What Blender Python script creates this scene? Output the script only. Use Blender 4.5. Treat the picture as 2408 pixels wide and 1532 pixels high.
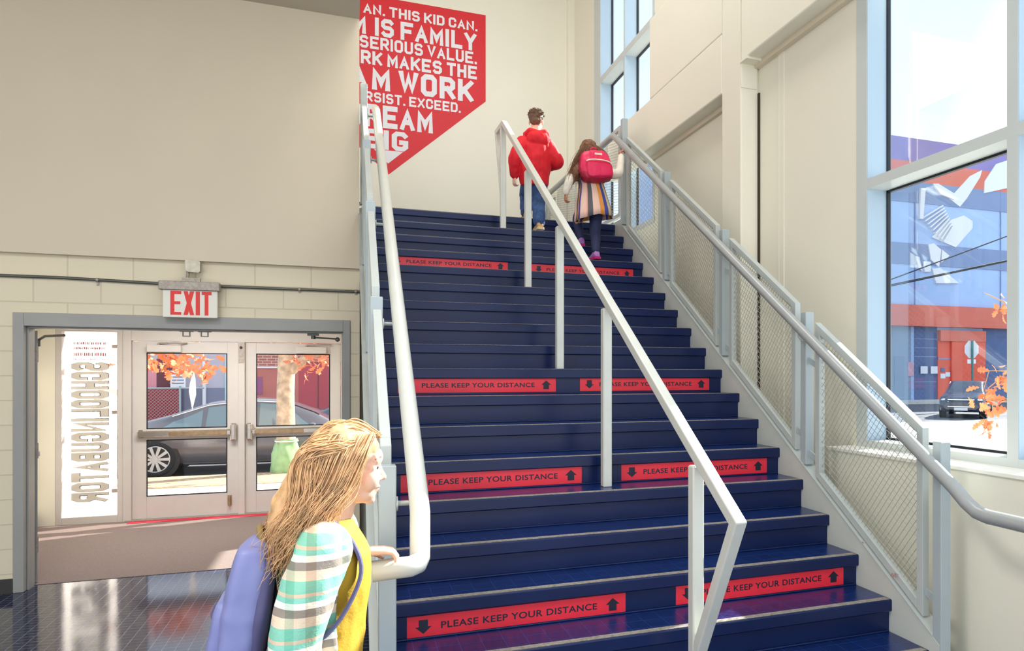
import bpy, bmesh, math, random
from mathutils import Vector, Matrix, Euler, noise
random.seed(7)
for o in list(bpy.data.objects): bpy.data.objects.remove(o, do_unlink=True)
S = bpy.context.scene
COL = S.collection
R = math.radians

# ------------------------------------------------------------------ camera, sky, sun, exposure
EYE = 1.767
cam_d = bpy.data.cameras.new('camera'); cam = bpy.data.objects.new('camera', cam_d); COL.objects.link(cam)
cam.location = (0, 0, EYE); cam.rotation_euler = (R(90), 0, -0.3558)
cam_d.sensor_width = 36; cam_d.sensor_fit = 'HORIZONTAL'; cam_d.lens = 1683.9/2408*36
cam_d.shift_x = (1204-1446.0)/2408; cam_d.shift_y = (879.7-766)/2408
cam_d.clip_start = .05; cam_d.clip_end = 400
S.camera = cam

W = bpy.data.worlds.new('sky'); S.world = W; W.use_nodes = True
nt = W.node_tree; nt.nodes.clear()
tc = nt.nodes.new('ShaderNodeTexCoord'); sp = nt.nodes.new('ShaderNodeSeparateXYZ'); cr = nt.nodes.new('ShaderNodeValToRGB')
bg = nt.nodes.new('ShaderNodeBackground'); wo = nt.nodes.new('ShaderNodeOutputWorld')
nt.links.new(tc.outputs['Generated'], sp.inputs[0]); nt.links.new(sp.outputs['Z'], cr.inputs[0])
cr.color_ramp.elements[0].position = 0.0; cr.color_ramp.elements[0].color = (.95, .97, 1.0, 1)
cr.color_ramp.elements[1].position = .75; cr.color_ramp.elements[1].color = (.62, .80, 1.0, 1)
nt.links.new(cr.outputs[0], bg.inputs[0]); bg.inputs[1].default_value = SKY_STRENGTH = 1.32
nt.links.new(bg.outputs[0], wo.inputs[0])

SUN_DIR = Vector((1, .36, .66)).normalized()          # towards the sun
sd = bpy.data.lights.new('sun', 'SUN'); sd.energy = 13.0; sd.angle = R(.6); sd.color = (1, .93, .82)
so = bpy.data.objects.new('sun', sd); COL.objects.link(so); so.location = (20, 8, 14)
so.rotation_euler = SUN_DIR.to_track_quat('Z', 'Y').to_euler()

def area(name, loc, rot, sx, sy, power, color=(1, 1, 1)):
    d = bpy.data.lights.new(name, 'AREA'); d.shape = 'RECTANGLE'; d.size = sx; d.size_y = sy; d.energy = power; d.color = color
    o = bpy.data.objects.new(name, d); COL.objects.link(o); o.location = loc; o.rotation_euler = rot
    return o
area('lobby_fill_light', (-1.6, 1.2, 4.95), (0, 0, 0), 1.2, 1.2, 120, (1, .97, .93))  # unseen fill light added to brighten the lobby
area('stair_fill_light', (1.5, 5.0, 8.1), (0, 0, 0), 2.0, 4.0, 110, (1, .97, .94))  # added fill over the stair, no fixture visible
area('vestibule_fill_light', (-1.6, 8.7, 2.57), (0, 0, 0), 1.6, .6, 45, (1, .96, .93))  # fill light added to lift the vestibule and exit doors

vs = S.view_settings; vs.view_transform = 'Standard'; vs.look = 'None'; vs.gamma = 1; vs.use_curve_mapping = False
vs.exposure = 0.42

# ------------------------------------------------------------------ materials
def lin(c):
    f = lambda v: (v/12.92 if v <= .04045 else ((v+.055)/1.055)**2.4)
    return tuple(f(x/255) for x in c) + (1,)
MATS = {}
def mat(name, rgb, rough=.5, metal=0, var=None, bump=None, spec=.5, coat=0, stretch=(1, 1, 1)):
    """principled colour; var=(scale, amount) mottles the value, bump=(scale, strength) roughens the normal"""
    m = bpy.data.materials.new(name); m.use_nodes = True; n = m.node_tree.nodes; l = m.node_tree.links
    b = n['Principled BSDF']; c = lin(rgb)
    b.inputs['Base Color'].default_value = c; b.inputs['Roughness'].default_value = rough; b.inputs['Metallic'].default_value = metal
    b.inputs['Specular IOR Level'].default_value = spec; b.inputs['Coat Weight'].default_value = coat
    if var or bump:
        t = n.new('ShaderNodeTexCoord'); mp = n.new('ShaderNodeMapping'); l.new(t.outputs['Object'], mp.inputs[0]); mp.inputs['Scale'].default_value = stretch
    if var:
        nz = n.new('ShaderNodeTexNoise'); nz.inputs['Scale'].default_value = var[0]; nz.inputs['Detail'].default_value = 5; l.new(mp.outputs[0], nz.inputs[0])
        r = n.new('ShaderNodeValToRGB'); l.new(nz.outputs['Fac'], r.inputs[0]); a = var[1]
        r.color_ramp.elements[0].position = .3; r.color_ramp.elements[1].position = .7
        r.color_ramp.elements[0].color = tuple(max(0, x*(1-a)) for x in c[:3])+(1,); r.color_ramp.elements[1].color = tuple(min(1, x*(1+a*.6)) for x in c[:3])+(1,)
        l.new(r.outputs[0], b.inputs['Base Color'])
    if bump:
        n2 = n.new('ShaderNodeTexNoise'); n2.inputs['Scale'].default_value = bump[0]; n2.inputs['Detail'].default_value = 3; l.new(mp.outputs[0], n2.inputs[0])
        bp = n.new('ShaderNodeBump'); bp.inputs['Strength'].default_value = bump[1]; bp.inputs['Distance'].default_value = .01
        l.new(n2.outputs['Fac'], bp.inputs['Height']); l.new(bp.outputs[0], b.inputs['Normal'])
    MATS[name] = m; return m
def brick_mat(name, c1, c2, mortar, bw, rh, ms, rough, plane='XZ', offset=.5, bumpd=.3, spec=.5, shift=(0, 0, 0), smooth=.1):
    m = mat(name, c1, rough, spec=spec); n = m.node_tree.nodes; l = m.node_tree.links; b = n['Principled BSDF']
    t = n.new('ShaderNodeTexCoord'); sx = n.new('ShaderNodeSeparateXYZ'); cx = n.new('ShaderNodeCombineXYZ')
    ad = n.new('ShaderNodeVectorMath'); ad.operation = 'ADD'; ad.inputs[1].default_value = shift
    l.new(t.outputs['Object'], ad.inputs[0]); l.new(ad.outputs[0], sx.inputs[0])
    l.new(sx.outputs[plane[0]], cx.inputs['X']); l.new(sx.outputs[plane[1]], cx.inputs['Y'])
    k = n.new('ShaderNodeTexBrick'); k.offset = offset; k.inputs['Scale'].default_value = 1; k.inputs['Brick Width'].default_value = bw; k.inputs['Row Height'].default_value = rh
    k.inputs['Mortar Size'].default_value = ms; k.inputs['Mortar Smooth'].default_value = smooth
    k.inputs['Color1'].default_value = lin(c1); k.inputs['Color2'].default_value = lin(c2); k.inputs['Mortar'].default_value = lin(mortar)
    l.new(cx.outputs[0], k.inputs['Vector']); l.new(k.outputs['Color'], b.inputs['Base Color'])
    bp = n.new('ShaderNodeBump'); bp.inputs['Strength'].default_value = bumpd; bp.inputs['Distance'].default_value = .004; bp.invert = True
    l.new(k.outputs['Fac'], bp.inputs['Height']); l.new(bp.outputs[0], b.inputs['Normal'])
    return m
def glass_mat(name, tint=(1, 1, 1), refl=.07, rough=.0):
    m = bpy.data.materials.new(name); m.use_nodes = True; n = m.node_tree.nodes; l = m.node_tree.links; n.clear()
    o = n.new('ShaderNodeOutputMaterial'); mx = n.new('ShaderNodeMixShader'); tr = n.new('ShaderNodeBsdfTransparent'); g = n.new('ShaderNodeBsdfGlossy')
    lw = n.new('ShaderNodeLayerWeight'); lw.inputs[0].default_value = .25
    mu = n.new('ShaderNodeMath'); mu.operation = 'MULTIPLY'; mu.inputs[1].default_value = refl/.06; l.new(lw.outputs['Fresnel'], mu.inputs[0])
    cl = n.new('ShaderNodeClamp'); cl.inputs['Max'].default_value = .35; l.new(mu.outputs[0], cl.inputs[0])
    tr.inputs[0].default_value = tint+(1,); g.inputs['Roughness'].default_value = rough
    l.new(cl.outputs[0], mx.inputs[0]); l.new(tr.outputs[0], mx.inputs[1]); l.new(g.outputs[0], mx.inputs[2]); l.new(mx.outputs[0], o.inputs[0])
    MATS[name] = m; return m

M = {}
M['wall'] = mat('cream wall paint', (243, 239, 222), .55, var=(1.2, .02), bump=(60, .04))
M['wall_right'] = mat('warm white wall panel paint', (236, 231, 213), .5, var=(1.0, .02), bump=(40, .03))
M['bulkhead'] = mat('beige bulkhead paint', (222, 209, 186), .6, var=(1.5, .02), bump=(60, .03))
M['ceiling'] = mat('ceiling paint', (196, 186, 168), .7)
M['block'] = brick_mat('painted concrete block', (236, 224, 196), (233, 221, 194), (219, 206, 178), .463, .2, .006, .5, 'XZ', .5, .5, shift=(.11, 0, .05), smooth=.4)
M['greytrim'] = mat('grey door frame paint', (164, 164, 160), .4, var=(4, .05))
M['base'] = mat('dark rubber baseboard', (62, 58, 57), .5)
M['floor'] = brick_mat('navy floor tile', (12, 20, 50), (18, 26, 58), (92, 96, 116), .062, .078, .0030, .09, 'YX', 0.0, .25, spec=.30)
M['carpet'] = mat('taupe entrance carpet', (150, 134, 128), .95, var=(160, .22), bump=(260, .6), spec=.1)
M['navy'] = mat('navy stair paint', (10, 29, 74), .30, var=(6, .16), bump=(14, .06), spec=.36, stretch=(.3, 1, 1))
M['tread'] = brick_mat('navy rubber tread', (9, 33, 84), (12, 38, 94), (26, 56, 114), .10, .10, .002, .25, 'XY', 0.0, .35, spec=.55)
M['nosing'] = mat('grey abrasive nosing', (150, 142, 132), .8, var=(60, .35), bump=(200, .5))
M['steel'] = mat('pale grey steel paint', (186, 192, 188), .33, var=(5, .04), spec=.5)
M['steel_cool'] = mat('cool grey steel paint', (172, 182, 184), .33, var=(5, .04))
M['rail'] = mat('white rail paint', (208, 209, 200), .3, var=(7, .05), spec=.55)
M['pipe'] = mat('grey handrail paint', (160, 163, 162), .25, var=(7, .06), spec=.6)
M['stringer'] = mat('grey stringer paint', (198, 200, 192), .45, var=(5, .06), bump=(20, .05))
M['wire'] = mat('woven steel wire', (168, 168, 160), .4, .2)
M['red'] = mat('red sign vinyl', (236, 44, 62), .4, var=(9, .04))
M['ink'] = mat('dark navy ink', (24, 26, 46), .5)
M['muralred'] = mat('red mural paint', (222, 34, 46), .5, var=(2, .03))
M['white'] = mat('white paint', (238, 238, 242), .5)
M['alu'] = mat('white window frame', (200, 206, 204), .4, var=(4, .03))
M['jamb'] = mat('pale blue window reveal', (172, 192, 208), .35)
M['gasket'] = mat('black gasket', (18, 22, 30), .5)
M['glass'] = glass_mat('window glass', (.93, .97, 1.0), .055)
M['doorglass'] = glass_mat('door glass', (.97, .97, .98), .06)
M['sill'] = mat('white sill', (238, 234, 222), .4)
M['alumdoor'] = mat('silver grey door paint', (212, 206, 200), .4, var=(5, .03))
M['chrome'] = mat('brushed chrome', (190, 182, 172), .25, .9, var=(30, .1))
M['bronze'] = mat('worn brass touch bar', (176, 150, 118), .35, .8, var=(20, .2))
M['galv'] = mat('galvanised metal', (176, 166, 156), .55, .5, var=(40, .2))
M['conduit'] = mat('grey conduit', (104, 104, 98), .4, .5)
M['exitface'] = mat('white exit face', (244, 240, 228), .4)
M['exitred'] = mat('exit red', (240, 40, 30), .4)
M['dark'] = mat('dark gap', (60, 48, 34), .9)
M['black'] = mat('black plastic', (22, 22, 24), .4)

# ------------------------------------------------------------------ mesh builder
OFF = {}
class MB:
    def __init__(s): s.v = []; s.f = []; s.mi = []; s.cur = 0; s.sm = []
    def add(s, vs, fs, smooth=False):
        k = len(s.v); s.v += [Vector(v) for v in vs]
        for f in fs: s.f.append([i+k for i in f]); s.mi.append(s.cur); s.sm.append(smooth)
        return s
    def box(s, x0, x1, y0, y1, z0, z1):
        return s.add([(x0,y0,z0),(x1,y0,z0),(x1,y1,z0),(x0,y1,z0),(x0,y0,z1),(x1,y0,z1),(x1,y1,z1),(x0,y1,z1)],
                     [(0,3,2,1),(4,5,6,7),(0,1,5,4),(1,2,6,5),(2,3,7,6),(3,0,4,7)])
    def bbox(s, x0, x1, y0, y1, z0, z1, b=.005, axis='Z'):
        """box with chamfered edges along every edge"""
        def ring(z, i): return [(x0+i+b*0,y0+b+i*0+0,z)]
        pts = []
        lv = [(z0, b), (z0+b, 0), (z1-b, 0), (z1, b)]
        for z, i in lv:
            c = b
            pts += [(x0+i+ (c if i == 0 else 0), y0+i, z), (x1-i-(c if i == 0 else 0), y0+i, z), (x1-i, y0+i+(c if i == 0 else 0), z), (x1-i, y1-i-(c if i == 0 else 0), z),
                    (x1-i-(c if i == 0 else 0), y1-i, z), (x0+i+(c if i == 0 else 0), y1-i, z), (x0+i, y1-i-(c if i == 0 else 0), z), (x0+i, y0+i+(c if i == 0 else 0), z)]
        fs = [tuple(range(7, -1, -1)), tuple(range(24, 32))]
        for k in range(3):
            for j in range(8):
                a = k*8+j; c = k*8+(j+1) % 8; fs.append((a, c, c+8, a+8))
        return s.add(pts, fs)
    def prism(s, poly, axis, a0, a1):
        """extrude a 2D polygon along axis; poly coords are the other two axes in XYZ order"""
        n = len(poly)
        def P(p, a):
            return {'X': (a, p[0], p[1]), 'Y': (p[0], a, p[1]), 'Z': (p[0], p[1], a)}[axis]
        vs = [P(p, a0) for p in poly]+[P(p, a1) for p in poly]
        fs = [tuple(range(n-1, -1, -1)), tuple(range(n, 2*n))]+[(i, (i+1) % n, n+(i+1) % n, n+i) for i in range(n)]
        return s.add(vs, fs)
    def tube(s, pts, r, seg=12, caps=True, smooth=True, up=None, flat=None):
        """round tube through points (r: number or list); flat=(a,b) half sizes gives a rectangular bar"""
        pts = [Vector(p) for p in pts]; n = len(pts); rings = []
        rr = r if isinstance(r, (list, tuple)) else [r]*n
        prev = None
        for i, p in enumerate(pts):
            d = (pts[min(i+1, n-1)]-pts[max(i-1, 0)])
            if 0 < i < n-1:
                d = (pts[i+1]-p).normalized()+(p-pts[i-1]).normalized()
            if d.length < 1e-9: d = Vector((0, 0, 1))
            d.normalize()
            if prev is None:
                ref = Vector(up) if up else (Vector((0, 0, 1)) if abs(d.z) < .9 else Vector((1, 0, 0)))
                a = ref.cross(d); a.normalize()
            else:
                a = prev-d*prev.dot(d); a.normalize()
            prev = a; b = d.cross(a)
            k = 1.0
            if 0 < i < n-1:
                c = (pts[i+1]-p).normalized().dot((p-pts[i-1]).normalized()); k = 1/max(.5, math.sqrt(max(.01, (1+c)/2)))
            if flat:
                inplane = (pts[i+1]-pts[i-1]) if 0 < i < n-1 else d
                ring = [p+a*sx*flat[0]+b*sy*flat[1]*k for sx, sy in ((-1,-1),(1,-1),(1,1),(-1,1))]
            else:
                ring = [p+a*math.cos(t)*rr[i]+b*math.sin(t)*rr[i] for t in [2*math.pi*j/seg for j in range(seg)]]
            rings.append(ring)
        m = len(rings[0]); vs = [v for rg in rings for v in rg]; fs = []
        for i in range(n-1):
            for j in range(m):
                fs.append((i*m+j, i*m+(j+1) % m, (i+1)*m+(j+1) % m, (i+1)*m+j))
        s.add(vs, fs, smooth and not flat)
        if caps: s.add(rings[0], [tuple(range(m-1, -1, -1))]); s.add(rings[-1], [tuple(range(m))])
        return s
    def ell(s, c, r, seg=16, rings=10, rot=None):
        c = Vector(c); vs = []; fs = []
        rm = Euler(rot).to_matrix() if rot else Matrix.Identity(3)
        for i in range(1, rings):
            t = math.pi*i/rings
            for j in range(seg):
                p = 2*math.pi*j/seg
                vs.append(c+rm @ Vector((r[0]*math.sin(t)*math.cos(p), r[1]*math.sin(t)*math.sin(p), r[2]*math.cos(t))))
        top = len(vs); vs.append(c+rm @ Vector((0, 0, r[2]))); vs.append(c+rm @ Vector((0, 0, -r[2])))
        for i in range(rings-2):
            for j in range(seg): fs.append((i*seg+j, (i+1)*seg+j, (i+1)*seg+(j+1) % seg, i*seg+(j+1) % seg))
        for j in range(seg):
            fs.append((top, j, (j+1) % seg)); fs.append((top+1, (rings-2)*seg+(j+1) % seg, (rings-2)*seg+j))
        return s.add(vs, fs, True)
    def loft(s, rings, smooth=True, cap=True):
        m = len(rings[0]); vs = [v for rg in rings for v in rg]; fs = []
        for i in range(len(rings)-1):
            for j in range(m): fs.append((i*m+j, i*m+(j+1) % m, (i+1)*m+(j+1) % m, (i+1)*m+j))
        s.add(vs, fs, smooth)
        if cap: s.add(rings[0], [tuple(range(m-1, -1, -1))], smooth); s.add(rings[-1], [tuple(range(m))], smooth)
        return s
    def mesh(s, name, mats, off=Vector((0, 0, 0))):
        me = bpy.data.meshes.new(name); me.from_pydata([tuple(v-off) for v in s.v], [], s.f)
        for m in mats: me.materials.append(m)
        me.polygons.foreach_set('material_index', s.mi); me.polygons.foreach_set('use_smooth', s.sm)
        me.validate(); me.update()
        bm = bmesh.new(); bm.from_mesh(me); bmesh.ops.recalc_face_normals(bm, faces=bm.faces); bm.to_mesh(me); bm.free()
        return me
    def build(s, name, mats, parent=None, bevel=0):
        mats = mats if isinstance(mats, (list, tuple)) else [mats]
        if parent is not None: off = OFF[parent]
        else:
            xs = [v.x for v in s.v]; ys = [v.y for v in s.v]; zs = [v.z for v in s.v]
            off = Vector(((min(xs)+max(xs))/2, (min(ys)+max(ys))/2, min(zs)))
        o = bpy.data.objects.new(name, s.mesh(name, mats, off)); COL.objects.link(o)
        if parent is not None: o.parent = parent
        else: o.location = off
        OFF[o] = off
        if bevel:
            b = o.modifiers.new('bevel', 'BEVEL'); b.width = bevel; b.segments = 2; b.limit_method = 'ANGLE'; b.angle_limit = R(40)
        return o
def thing(name, label, cat, loc, group=None):
    o = bpy.data.objects.new(name, None); COL.objects.link(o); o.location = loc; o.empty_display_size = .1
    o['label'] = label; o['category'] = cat
    if group: o['group'] = group
    OFF[o] = Vector(loc); return o
def tag(o, label, cat, group=None, kind=None):
    o['label'] = label; o['category'] = cat
    if group: o['group'] = group
    if kind: o['kind'] = kind
    return o
def struct(o, label=None, cat=None):
    o['kind'] = 'structure'
    if label: o['label'] = label
    if cat: o['category'] = cat
    return o
def boxes(*bs):
    m = MB()
    for b in bs: m.box(*b)
    return m
def text_faces(txt, bold=.0, res=4, spacing=1.0):
    c = bpy.data.curves.new('t', 'FONT'); c.body = txt; c.size = 1; c.offset = bold; c.resolution_u = res; c.space_character = spacing; c.fill_mode = 'FRONT'
    o = bpy.data.objects.new('t', c); COL.objects.link(o)
    dg = bpy.context.evaluated_depsgraph_get(); dg.update()
    me = bpy.data.meshes.new_from_object(o.evaluated_get(dg))
    vs = [v.co.copy() for v in me.vertices]; fs = [tuple(p.vertices) for p in me.polygons]
    bpy.data.objects.remove(o, do_unlink=True); bpy.data.curves.remove(c); bpy.data.meshes.remove(me)
    x0 = min(v.x for v in vs); x1 = max(v.x for v in vs); y0 = min(v.y for v in vs); y1 = max(v.y for v in vs)
    return [((v.x-x0)/(x1-x0), (v.y-y0)/(y1-y0)) for v in vs], fs
def put_text(mb, txt, fn, bold=.0, res=4, spacing=1.0):
    """fn maps (0..1, 0..1) across the text block to a world point"""
    vs, fs = text_faces(txt, bold, res, spacing)
    mb.add([fn(a, b) for a, b in vs], fs)

# block capitals on a 4 x 6 grid, drawn with mitred strokes
GL = {'A': [[(0,0),(2,6),(4,0)],[(1.5,1.9),(2.5,1.9)]], 'B': [[(0,0),(0,6),(3,6),(3.8,5.2),(3.8,4),(3,3.1),(3.8,2.2),(3.8,.8),(3,0),(0,0)],[(0,3.1),(3,3.1)]], 'C': [[(4,4.4),(4,5.1),(3.1,6),(.9,6),(0,5.1),(0,.9),(.9,0),(3.1,0),(4,.9),(4,1.6)]],
 'D': [[(0,0),(0,6),(3,6),(4,5),(4,1),(3,0),(0,0)]], 'E': [[(4,6),(0,6),(0,0),(4,0)],[(0,3),(3.2,3)]], 'F': [[(4,6),(0,6),(0,0)],[(0,3),(3.2,3)]], 'G': [[(3.7,5.4),(3.1,6),(.9,6),(0,5.1),(0,.9),(.9,0),(3.1,0),(4,.9),(4,2.6),(2.6,2.6)]],
 'H': [[(0,0),(0,6)],[(4,0),(4,6)],[(0,3),(4,3)]], 'I': [[(0,0),(0,6)]], 'K': [[(0,0),(0,6)],[(4,6),(.6,2.4)],[(1.4,3.3),(4,0)]], 'L': [[(0,6),(0,0),(3.6,0)]], 'M': [[(0,0),(0,6),(2.3,1.6),(4.6,6),(4.6,0)]], 'N': [[(0,0),(0,6),(4,0),(4,6)]],
 'O': [[(.9,0),(0,.9),(0,5.1),(.9,6),(3.1,6),(4,5.1),(4,.9),(3.1,0),(.9,0)]], 'P': [[(0,0),(0,6),(3,6),(4,5.1),(4,3.5),(3,2.6),(0,2.6)]], 'R': [[(0,0),(0,6),(3,6),(4,5.1),(4,3.6),(3,2.7),(0,2.7)],[(2,2.7),(4,0)]], 'S': [[(3.7,5.4),(3.1,6),(.9,6),(0,5.1),(0,3.9),(.9,3.1),(3.1,3.1),(4,2.3),(4,.9),(3.1,0),(.9,0),(.3,.6)]],
 'T': [[(0,6),(4,6)],[(2,6),(2,0)]], 'U': [[(0,6),(0,.9),(.9,0),(3.1,0),(4,.9),(4,6)]], 'V': [[(0,6),(2,0),(4,6)]], 'W': [[(0,6),(1.3,0),(2.6,5),(3.9,0),(5.2,6)]], 'X': [[(0,0),(4,6)],[(0,6),(4,0)]], 'Y': [[(0,6),(2,2.8),(4,6)],[(2,2.8),(2,0)]], '.': [[(0,0),(0,.01)]]}
def stroke_quads(pl, h):
    """mitred strip for a polyline in 2D"""
    n = len(pl); cl = n > 2 and pl[0] == pl[-1]; L_, Rr = [], []
    def dirn(i): a, b = pl[i], pl[i+1]; d = math.hypot(b[0]-a[0], b[1]-a[1]); return ((b[0]-a[0])/d, (b[1]-a[1])/d)
    for i in range(n):
        if cl and i in (0, n-1): d0, d1 = dirn(n-2), dirn(0)
        else: d0 = dirn(max(0, i-1)); d1 = dirn(min(n-2, i))
        nx, ny_ = -(d0[1]+d1[1]), d0[0]+d1[0]; q = math.hypot(nx, ny_) or 1; nx, ny_ = nx/q, ny_/q
        c = max(.42, -d0[1]*nx*1+d0[0]*ny_); k = h/c; x, y = pl[i]
        if not cl and i in (0, n-1):
            e = -h if i == 0 else h; x, y = x+d0[0]*e, y+d0[1]*e
        L_.append((x+nx*k, y+ny_*k)); Rr.append((x-nx*k, y-ny_*k))
    return [(L_[i], L_[i+1], Rr[i+1], Rr[i]) for i in range(n-1)]
def block_text(txt, x0, x1, z0, z1, weight, gap=1.0, spacew=2.0):
    """quads of block capitals filling the box; returns lists of four (x, z) points"""
    t = weight; adv = 0; pos = []
    for ch in txt:
        if ch == ' ': adv += spacew; continue
        w_ = max(p[0] for s_ in GL[ch] for p in s_); pos.append((ch, adv)); adv += w_+2*t+gap
    tot = adv-gap; sx = (x1-x0)/tot; sz = (z1-z0)/(6+2*t); out = []
    for ch, a in pos:
        for s_ in GL[ch]:
            for q in stroke_quads(s_, t): out.append([(x0+(p[0]+t+a)*sx, z0+(max(-t, min(6+t, p[1]))+t)*sz) for p in q])
    return out
# ------------------------------------------------------------------ setting
RS, TR, Y3 = .18, .27, 3.1226            # riser, tread, nosing line of the third step
def ny(n): return Y3+(n-3)*TR            # nosing front of step n (top at n*RS)
SX0, SX1 = .172, 2.766                   # clear width of the stair
LZ = 19*RS; YB = 10.45; PX = 3.2; CX = 3.03

struct(boxes((-7, 3.2, -.5, 7.3, -.2, 0)).build('floor', M['floor']), 'glossy navy tile lobby floor', 'floor')
struct(boxes((-3.37, 3.2, 7.3, 10.2, -.2, .004)).build('floor_vestibule', M['carpet']), 'taupe entrance carpet in the vestibule', 'floor')
struct(boxes((SX0-.07, SX1+.06, ny(19)+.03, YB, LZ-.2, LZ), (-3, SX0-.07, 7.3, YB, LZ-.2, LZ)).build('floor_landing', M['navy']), 'navy upper landing floor', 'floor')

# front block wall with the doorway, the bulkhead above it, the lobby ceiling
w = MB(); Y0, Y1 = 7.104, 7.30
w.box(-7, -2.535, Y0, Y1, 0, 2.76); w.box(.01, .095, Y0, Y1, 0, 2.76); w.box(-2.535, .01, Y0, Y1, 2.262, 2.76)
struct(w.build('wall_front', M['block']), 'cream painted block wall around the doorway', 'wall')
struct(boxes((-7, .092, 7.045, 7.5, 2.742, 5.3)).build('wall_bulkhead', M['bulkhead']), 'plain beige bulkhead wall above the doorway', 'wall')
struct(boxes((-7, .092, -.5, 7.045, 5.055, 5.3)).build('ceiling', M['ceiling']), 'beige lobby ceiling at the top left', 'ceiling')
struct(boxes((-7, 3.5, -.5, YB+.2, 8.2, 8.4)).build('ceiling_atrium', M['ceiling']), 'high ceiling over the stair', 'ceiling')
struct(boxes((-7, -6.8, -.5, 7.1, 0, 5.05)).build('wall_left', M['wall']), 'cream lobby side wall', 'wall')
struct(boxes((-7, -2.537, 7.085, 7.104, 0, .115)).build('baseboard_front', M['base']), 'dark baseboard left of the doorway', 'baseboard')
w = MB()
w.box(-3, 3.45, YB, YB+.2, LZ-.2, 8.2); w.box(.16, 3.45, YB-.25, YB-.1, 0, LZ-.2)
struct(w.build('wall_back', M['wall']), 'cream back wall of the landing', 'wall')
struct(boxes((3.10, 3.2, YB-.09, YB, LZ, 8.2)).build('trim_1', M['wall']), 'narrow corner boxing between back wall and window wall', 'trim')

# right wall: panel plane at PX, windows cut out
def holed_wall(x0, x1, ya, yb, za, zb, holes):
    m = MB(); ys = sorted({ya, yb, *[h[0] for h in holes], *[h[1] for h in holes]}); zs = sorted({za, zb, *[h[2] for h in holes], *[h[3] for h in holes]})
    for y0, y1 in zip(ys, ys[1:]):
        run = None
        for z0, z1 in zip(zs, zs[1:]):
            cy, cz = (y0+y1)/2, (z0+z1)/2
            if any(h[0] < cy < h[1] and h[2] < cz < h[3] for h in holes):
                if run: m.box(x0, x1, y0, y1, *run); run = None
            else: run = (run[0], z1) if run else (z0, z1)
        if run: m.box(x0, x1, y0, y1, *run)
    return m
WY0, WY1, WZ0, WZ1 = -.5, 3.944, 1.285, 6.2
FY0, FY1, FZ0, FZ1 = 7.33, 9.43, 3.46, 7.6
struct(holed_wall(PX, 3.45, -.5, YB, 0, 8.2, [(WY0, WY1, WZ0, WZ1), (FY0, FY1, FZ0, FZ1), (8.75, 9.68, 2.62, 3.05)]).build('wall_right', M['wall_right']), 'warm white panelled wall with tall windows', 'wall')  # the lowest hole is added to let sun under the landing
struct(boxes((3.0, PX, -.5, 3.98, 0, 1.262)).build('wall_right_low', M['wall_right']), 'low cream wall under the near window', 'wall')
struct(boxes((2.985, 3.37, -.5, 3.98, 1.262, 1.285)).build('trim_2', M['sill'], bevel=.004), 'white sill under the near window', 'trim')
# column, beams and infill in the front plane
w = MB(); w.box(CX, PX, 5.174, 5.497, 0, 8.2); o = w.build('trim_3', M['wall_right'], bevel=.012); struct(o, 'boxed cream column between the window bays', 'trim')
w = MB(); w.box(CX, PX, 3.2, 5.174, 4.345, 8.2); struct(w.build('trim_4', M['wall_right'], bevel=.012), 'deep cream boxed beam over the near wall panel', 'trim')
w = MB(); w.box(CX, PX, 5.497, 8.5, 4.195, 4.715); w.box(CX, PX, 5.497, 7.09, 4.715, 5.571); struct(w.build('trim_5', M['wall_right'], bevel=.012), 'cream boxed beam and infill beside the far window', 'trim')
w = MB(); w.box(PX-.045, PX, 3.96, 5.16, 4.30, 4.345); w.box(PX-.035, PX, 5.50, 7.6, 4.15, 4.195); struct(w.build('trim_6', M['bulkhead']), 'thin angle under the boxed beams', 'trim')
w = MB(); w.box(PX-.008, PX, 4.862, 4.874, 0, 4.3); w.box(PX-.006, PX, 4.80, 4.862, 0, 4.3); struct(w.build('trim_7', M['wall_right']), 'vertical panel joint cover', 'trim')
struct(boxes((PX-.012, PX, 5.150, 5.174, .4, 4.10)).build('trim_8', M['dark']), 'dark open joint beside the column', 'trim')
w = MB(); w.box(CX-.012, PX-.02, 5.06, 5.174, 4.325, 4.345); w.box(CX, PX-.02, 5.165, 5.178, 4.13, 4.345); struct(w.build('trim_9', M['wall_right'], bevel=.003), 'small cream bearing plate at the column head', 'trim')
w = MB()
w.box(CX-.004, CX, 5.49, 5.50, 4.72, 8.2); w.box(CX-.004, CX, 5.171, 5.178, 4.35, 8.2)
struct(w.build('trim_10', M['wall_right']), 'raised seams beside the column face', 'trim')

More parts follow.
